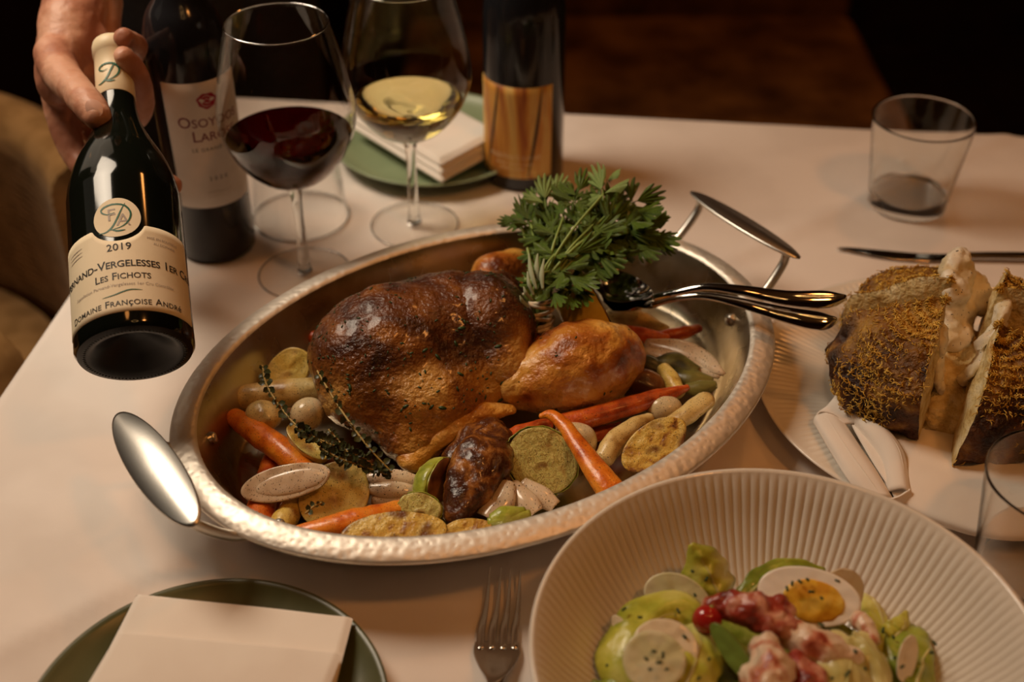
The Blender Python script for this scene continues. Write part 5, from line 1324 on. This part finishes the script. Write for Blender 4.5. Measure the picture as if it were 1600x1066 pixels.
# ------------------------------------------------------------------ the waiter
def waiter():
    root = thing('person', 'waiter in a charcoal suit holding out the tilted wine bottle', 'person', (-.47, 1.72, 0))
    def v(x, y, z): return Vector((x, y, z + T))
    # hand, modelled finely: palm behind the neck, thumb pressed on top, fingers closing from behind
    def ch(pts, n=14): return tube([Vector(q[:3]) for q in spl([(*far(*p[:3]), p[3]) for p in pts], 22)], [q[3] for q in spl([(0, 0, 0, p[3]) for p in pts], 22)], n)
    hand = [
      ch([(128, -70, 1.165, .027), (122, -10, 1.135, .0265), (112, 35, 1.115, .028), (104, 80, 1.10, .025)], 20),             # wrist
      ch([(152, -60, 1.185, .022), (150, 0, 1.155, .023), (150, 50, 1.14, .021), (150, 95, 1.135, .017)], 18),             # ulnar side
      ell(far(118, 92, 1.112), (.034, .043, .016), (0, -.8, .5), (1, 0, 0), 4),                                            # palm
      ell(far(92, 110, 1.085), (.020, .031, .019), (0, -.8, .5), (1, 0, -.1), 4),                                           # thumb mound
      ch([(84, 84, 1.085, .017), (96, 116, 1.058, .0158), (118, 140, 1.030, .0136), (138, 163, 1.010, .0132), (154, 184, .998, .0112)], 18),  # thumb
      ch([(92, 150, 1.105, .015), (100, 196, 1.108, .0135), (120, 246, 1.108, .0115), (160, 288, 1.098, .0102), (196, 312, 1.088, .0088)], 16),   # index
      ch([(124, 150, 1.125, .014), (148, 206, 1.130, .012), (200, 252, 1.112, .0106), (246, 280, 1.076, .0098), (270, 290, 1.056, .0086)], 16),   # middle
      ch([(150, 120, 1.135, .013), (196, 182, 1.120, .011), (221, 172, 1.086, .0102), (217, 124, 1.052, .0098), (192, 86, 1.030, .0086)], 16),    # ring
      ch([(164, 60, 1.145, .013), (200, 86, 1.125, .0105), (214, 72, 1.086, .0092), (192, 58, 1.044, .0082)], 16),                                   # little
    ]
    VF = fuse(hand, .0017, 9, .5)
    VF = rough(VF, .0007, 80, 4)
    hd = mk('hand', VF, M['skin'], root)
    p = far(147, 169, .9895); B = basis((cam.location - p) * .7 + Vector((-.12, 0, .25)), far(154, 184, .985) - far(138, 163, .993))
    V = [p + B @ Vector((x_ * .0078, y_ * .0062, .0022 * (1 - x_ * x_ * .55 - y_ * y_) - .0008)) for (x_, y_) in [(r_ * math.cos(a), r_ * math.sin(a)) for r_ in (.0, .35, .7, .95, 1.0) for a in [2 * math.pi * k / 24 for k in range(24)]]]
    F = [(j * 24 + i, j * 24 + (i + 1) % 24, (j + 1) * 24 + (i + 1) % 24, (j + 1) * 24 + i) for j in range(4) for i in range(24)]
    mk('thumbnail', (V, F), M['nail'], root)
    # body: one continuous figure, mostly above and behind the picture
    wr = far(124, -40, 1.15); el = v(-.53, 1.33, .37); sh = v(-.66, 1.60, .585); shl = v(-.30, 1.74, .585)
    body = fuse([tube([v(-.48, 1.68, .70), v(-.48, 1.685, .60)], [.055, .062], 20), ell(v(-.48, 1.655, .83), (.075, .095, .115), (0, 0, 1), (1, 0, 0), 4), ell(v(-.48, 1.56, .815), (.012, .018, .02), (0, 0, 1), (1, 0, 0), 2),
                 ell(v(-.555, 1.665, .825), (.012, .02, .032), (0, 0, 1), (1, 0, 0), 2), ell(v(-.405, 1.665, .825), (.012, .02, .032), (0, 0, 1), (1, 0, 0), 2),
                 tube([v(-.48, 1.70, .58), v(-.48, 1.74, .36), v(-.47, 1.76, .15)], [.12, .13, .14], 24, flat=.7),
                 tube([sh, el, wr], [.055, .043, .026], 18), tube([shl, v(-.24, 1.80, .30), v(-.26, 1.74, .06)], [.055, .043, .03], 18),
                 tube([sh, shl], [.06, .06], 18)] +
                [tube([v(x, 1.76, .12), v(x + s * .01, 1.76, -.22), v(x + s * .015, 1.79, -.66)], [.085, .062, .04], 18) for x, s in ((-.555, -1), (-.385, 1))], .009, 5)
    mk('body', body, M['skin'], root)
    mk('jacket', rough(fuse([tube([v(-.48, 1.70, .60), v(-.48, 1.74, .36), v(-.47, 1.76, .15), v(-.47, 1.76, .0)], [.14, .165, .165, .175], 28, flat=.75), tube([sh, shl], [.085, .085], 20),
               tube([sh, el, el.lerp(wr, .72)], [.078, .062, .046], 20), tube([shl, v(-.24, 1.80, .30), v(-.26, 1.74, .09)], [.078, .062, .046], 20)], .009, 4), .004, 14, 2), M['suit'], root)
    mk('shirt_cuff', tube([el.lerp(wr, .68), el.lerp(wr, .80)], [.040, .038], 24, round_ends=False), M['shirt'], root)
    mk('trousers', rough(fuse([tube([v(x, 1.76, .08), v(x + s * .01, 1.755, -.22), v(x + s * .015, 1.785, -.69)], [.105, .085, .07], 20) for x, s in ((-.56, -1), (-.38, 1))], .009, 4), .005, 12, 6), M['suit'], root)
    mk('hair', fuse([ell(v(-.48, 1.675, .865), (.082, .098, .09), (0, 0, 1), (1, 0, 0), 4)], .006, 2), M['hair'], root)
    for x in (-.58, -.37): mk('shoe', fuse([tube([v(x, 1.82, -.70), v(x, 1.60, -.708)], [.042, .034], 18, flat=.9)], .006, 3), M['black'], root)
waiter()

# ------------------------------------------------------------------ pendant lamp above the table (gives the warm ring glints)
def pendant(label, x, y, z, r):
    t = thing('pendant_lamp', label, 'lamp', (x, y, z), group=None)
    mk('glow_ring', tube([(x + r * math.cos(a), y + r * math.sin(a), z) for a in [2 * math.pi * k / 48 for k in range(48)]], .007, 8, close=True), M['bulb'], t)
    mk('cord', tube([(x, y, z + .12), (x, y, 2.8)], .003, 6), M['black'], t)
    for a in (0, 2.1, 4.2): mk('arm', tube([(x, y, z + .12), (x + r * math.cos(a), y + r * math.sin(a), z + .006)], .003, 6), M['black'], t)
pendant('warm glowing ring pendant hanging over the near end of the table', .12, .12, 2.05, .13)
pendant('warm glowing ring pendant hanging over the far right of the table', .62, 1.0, 2.15, .13)
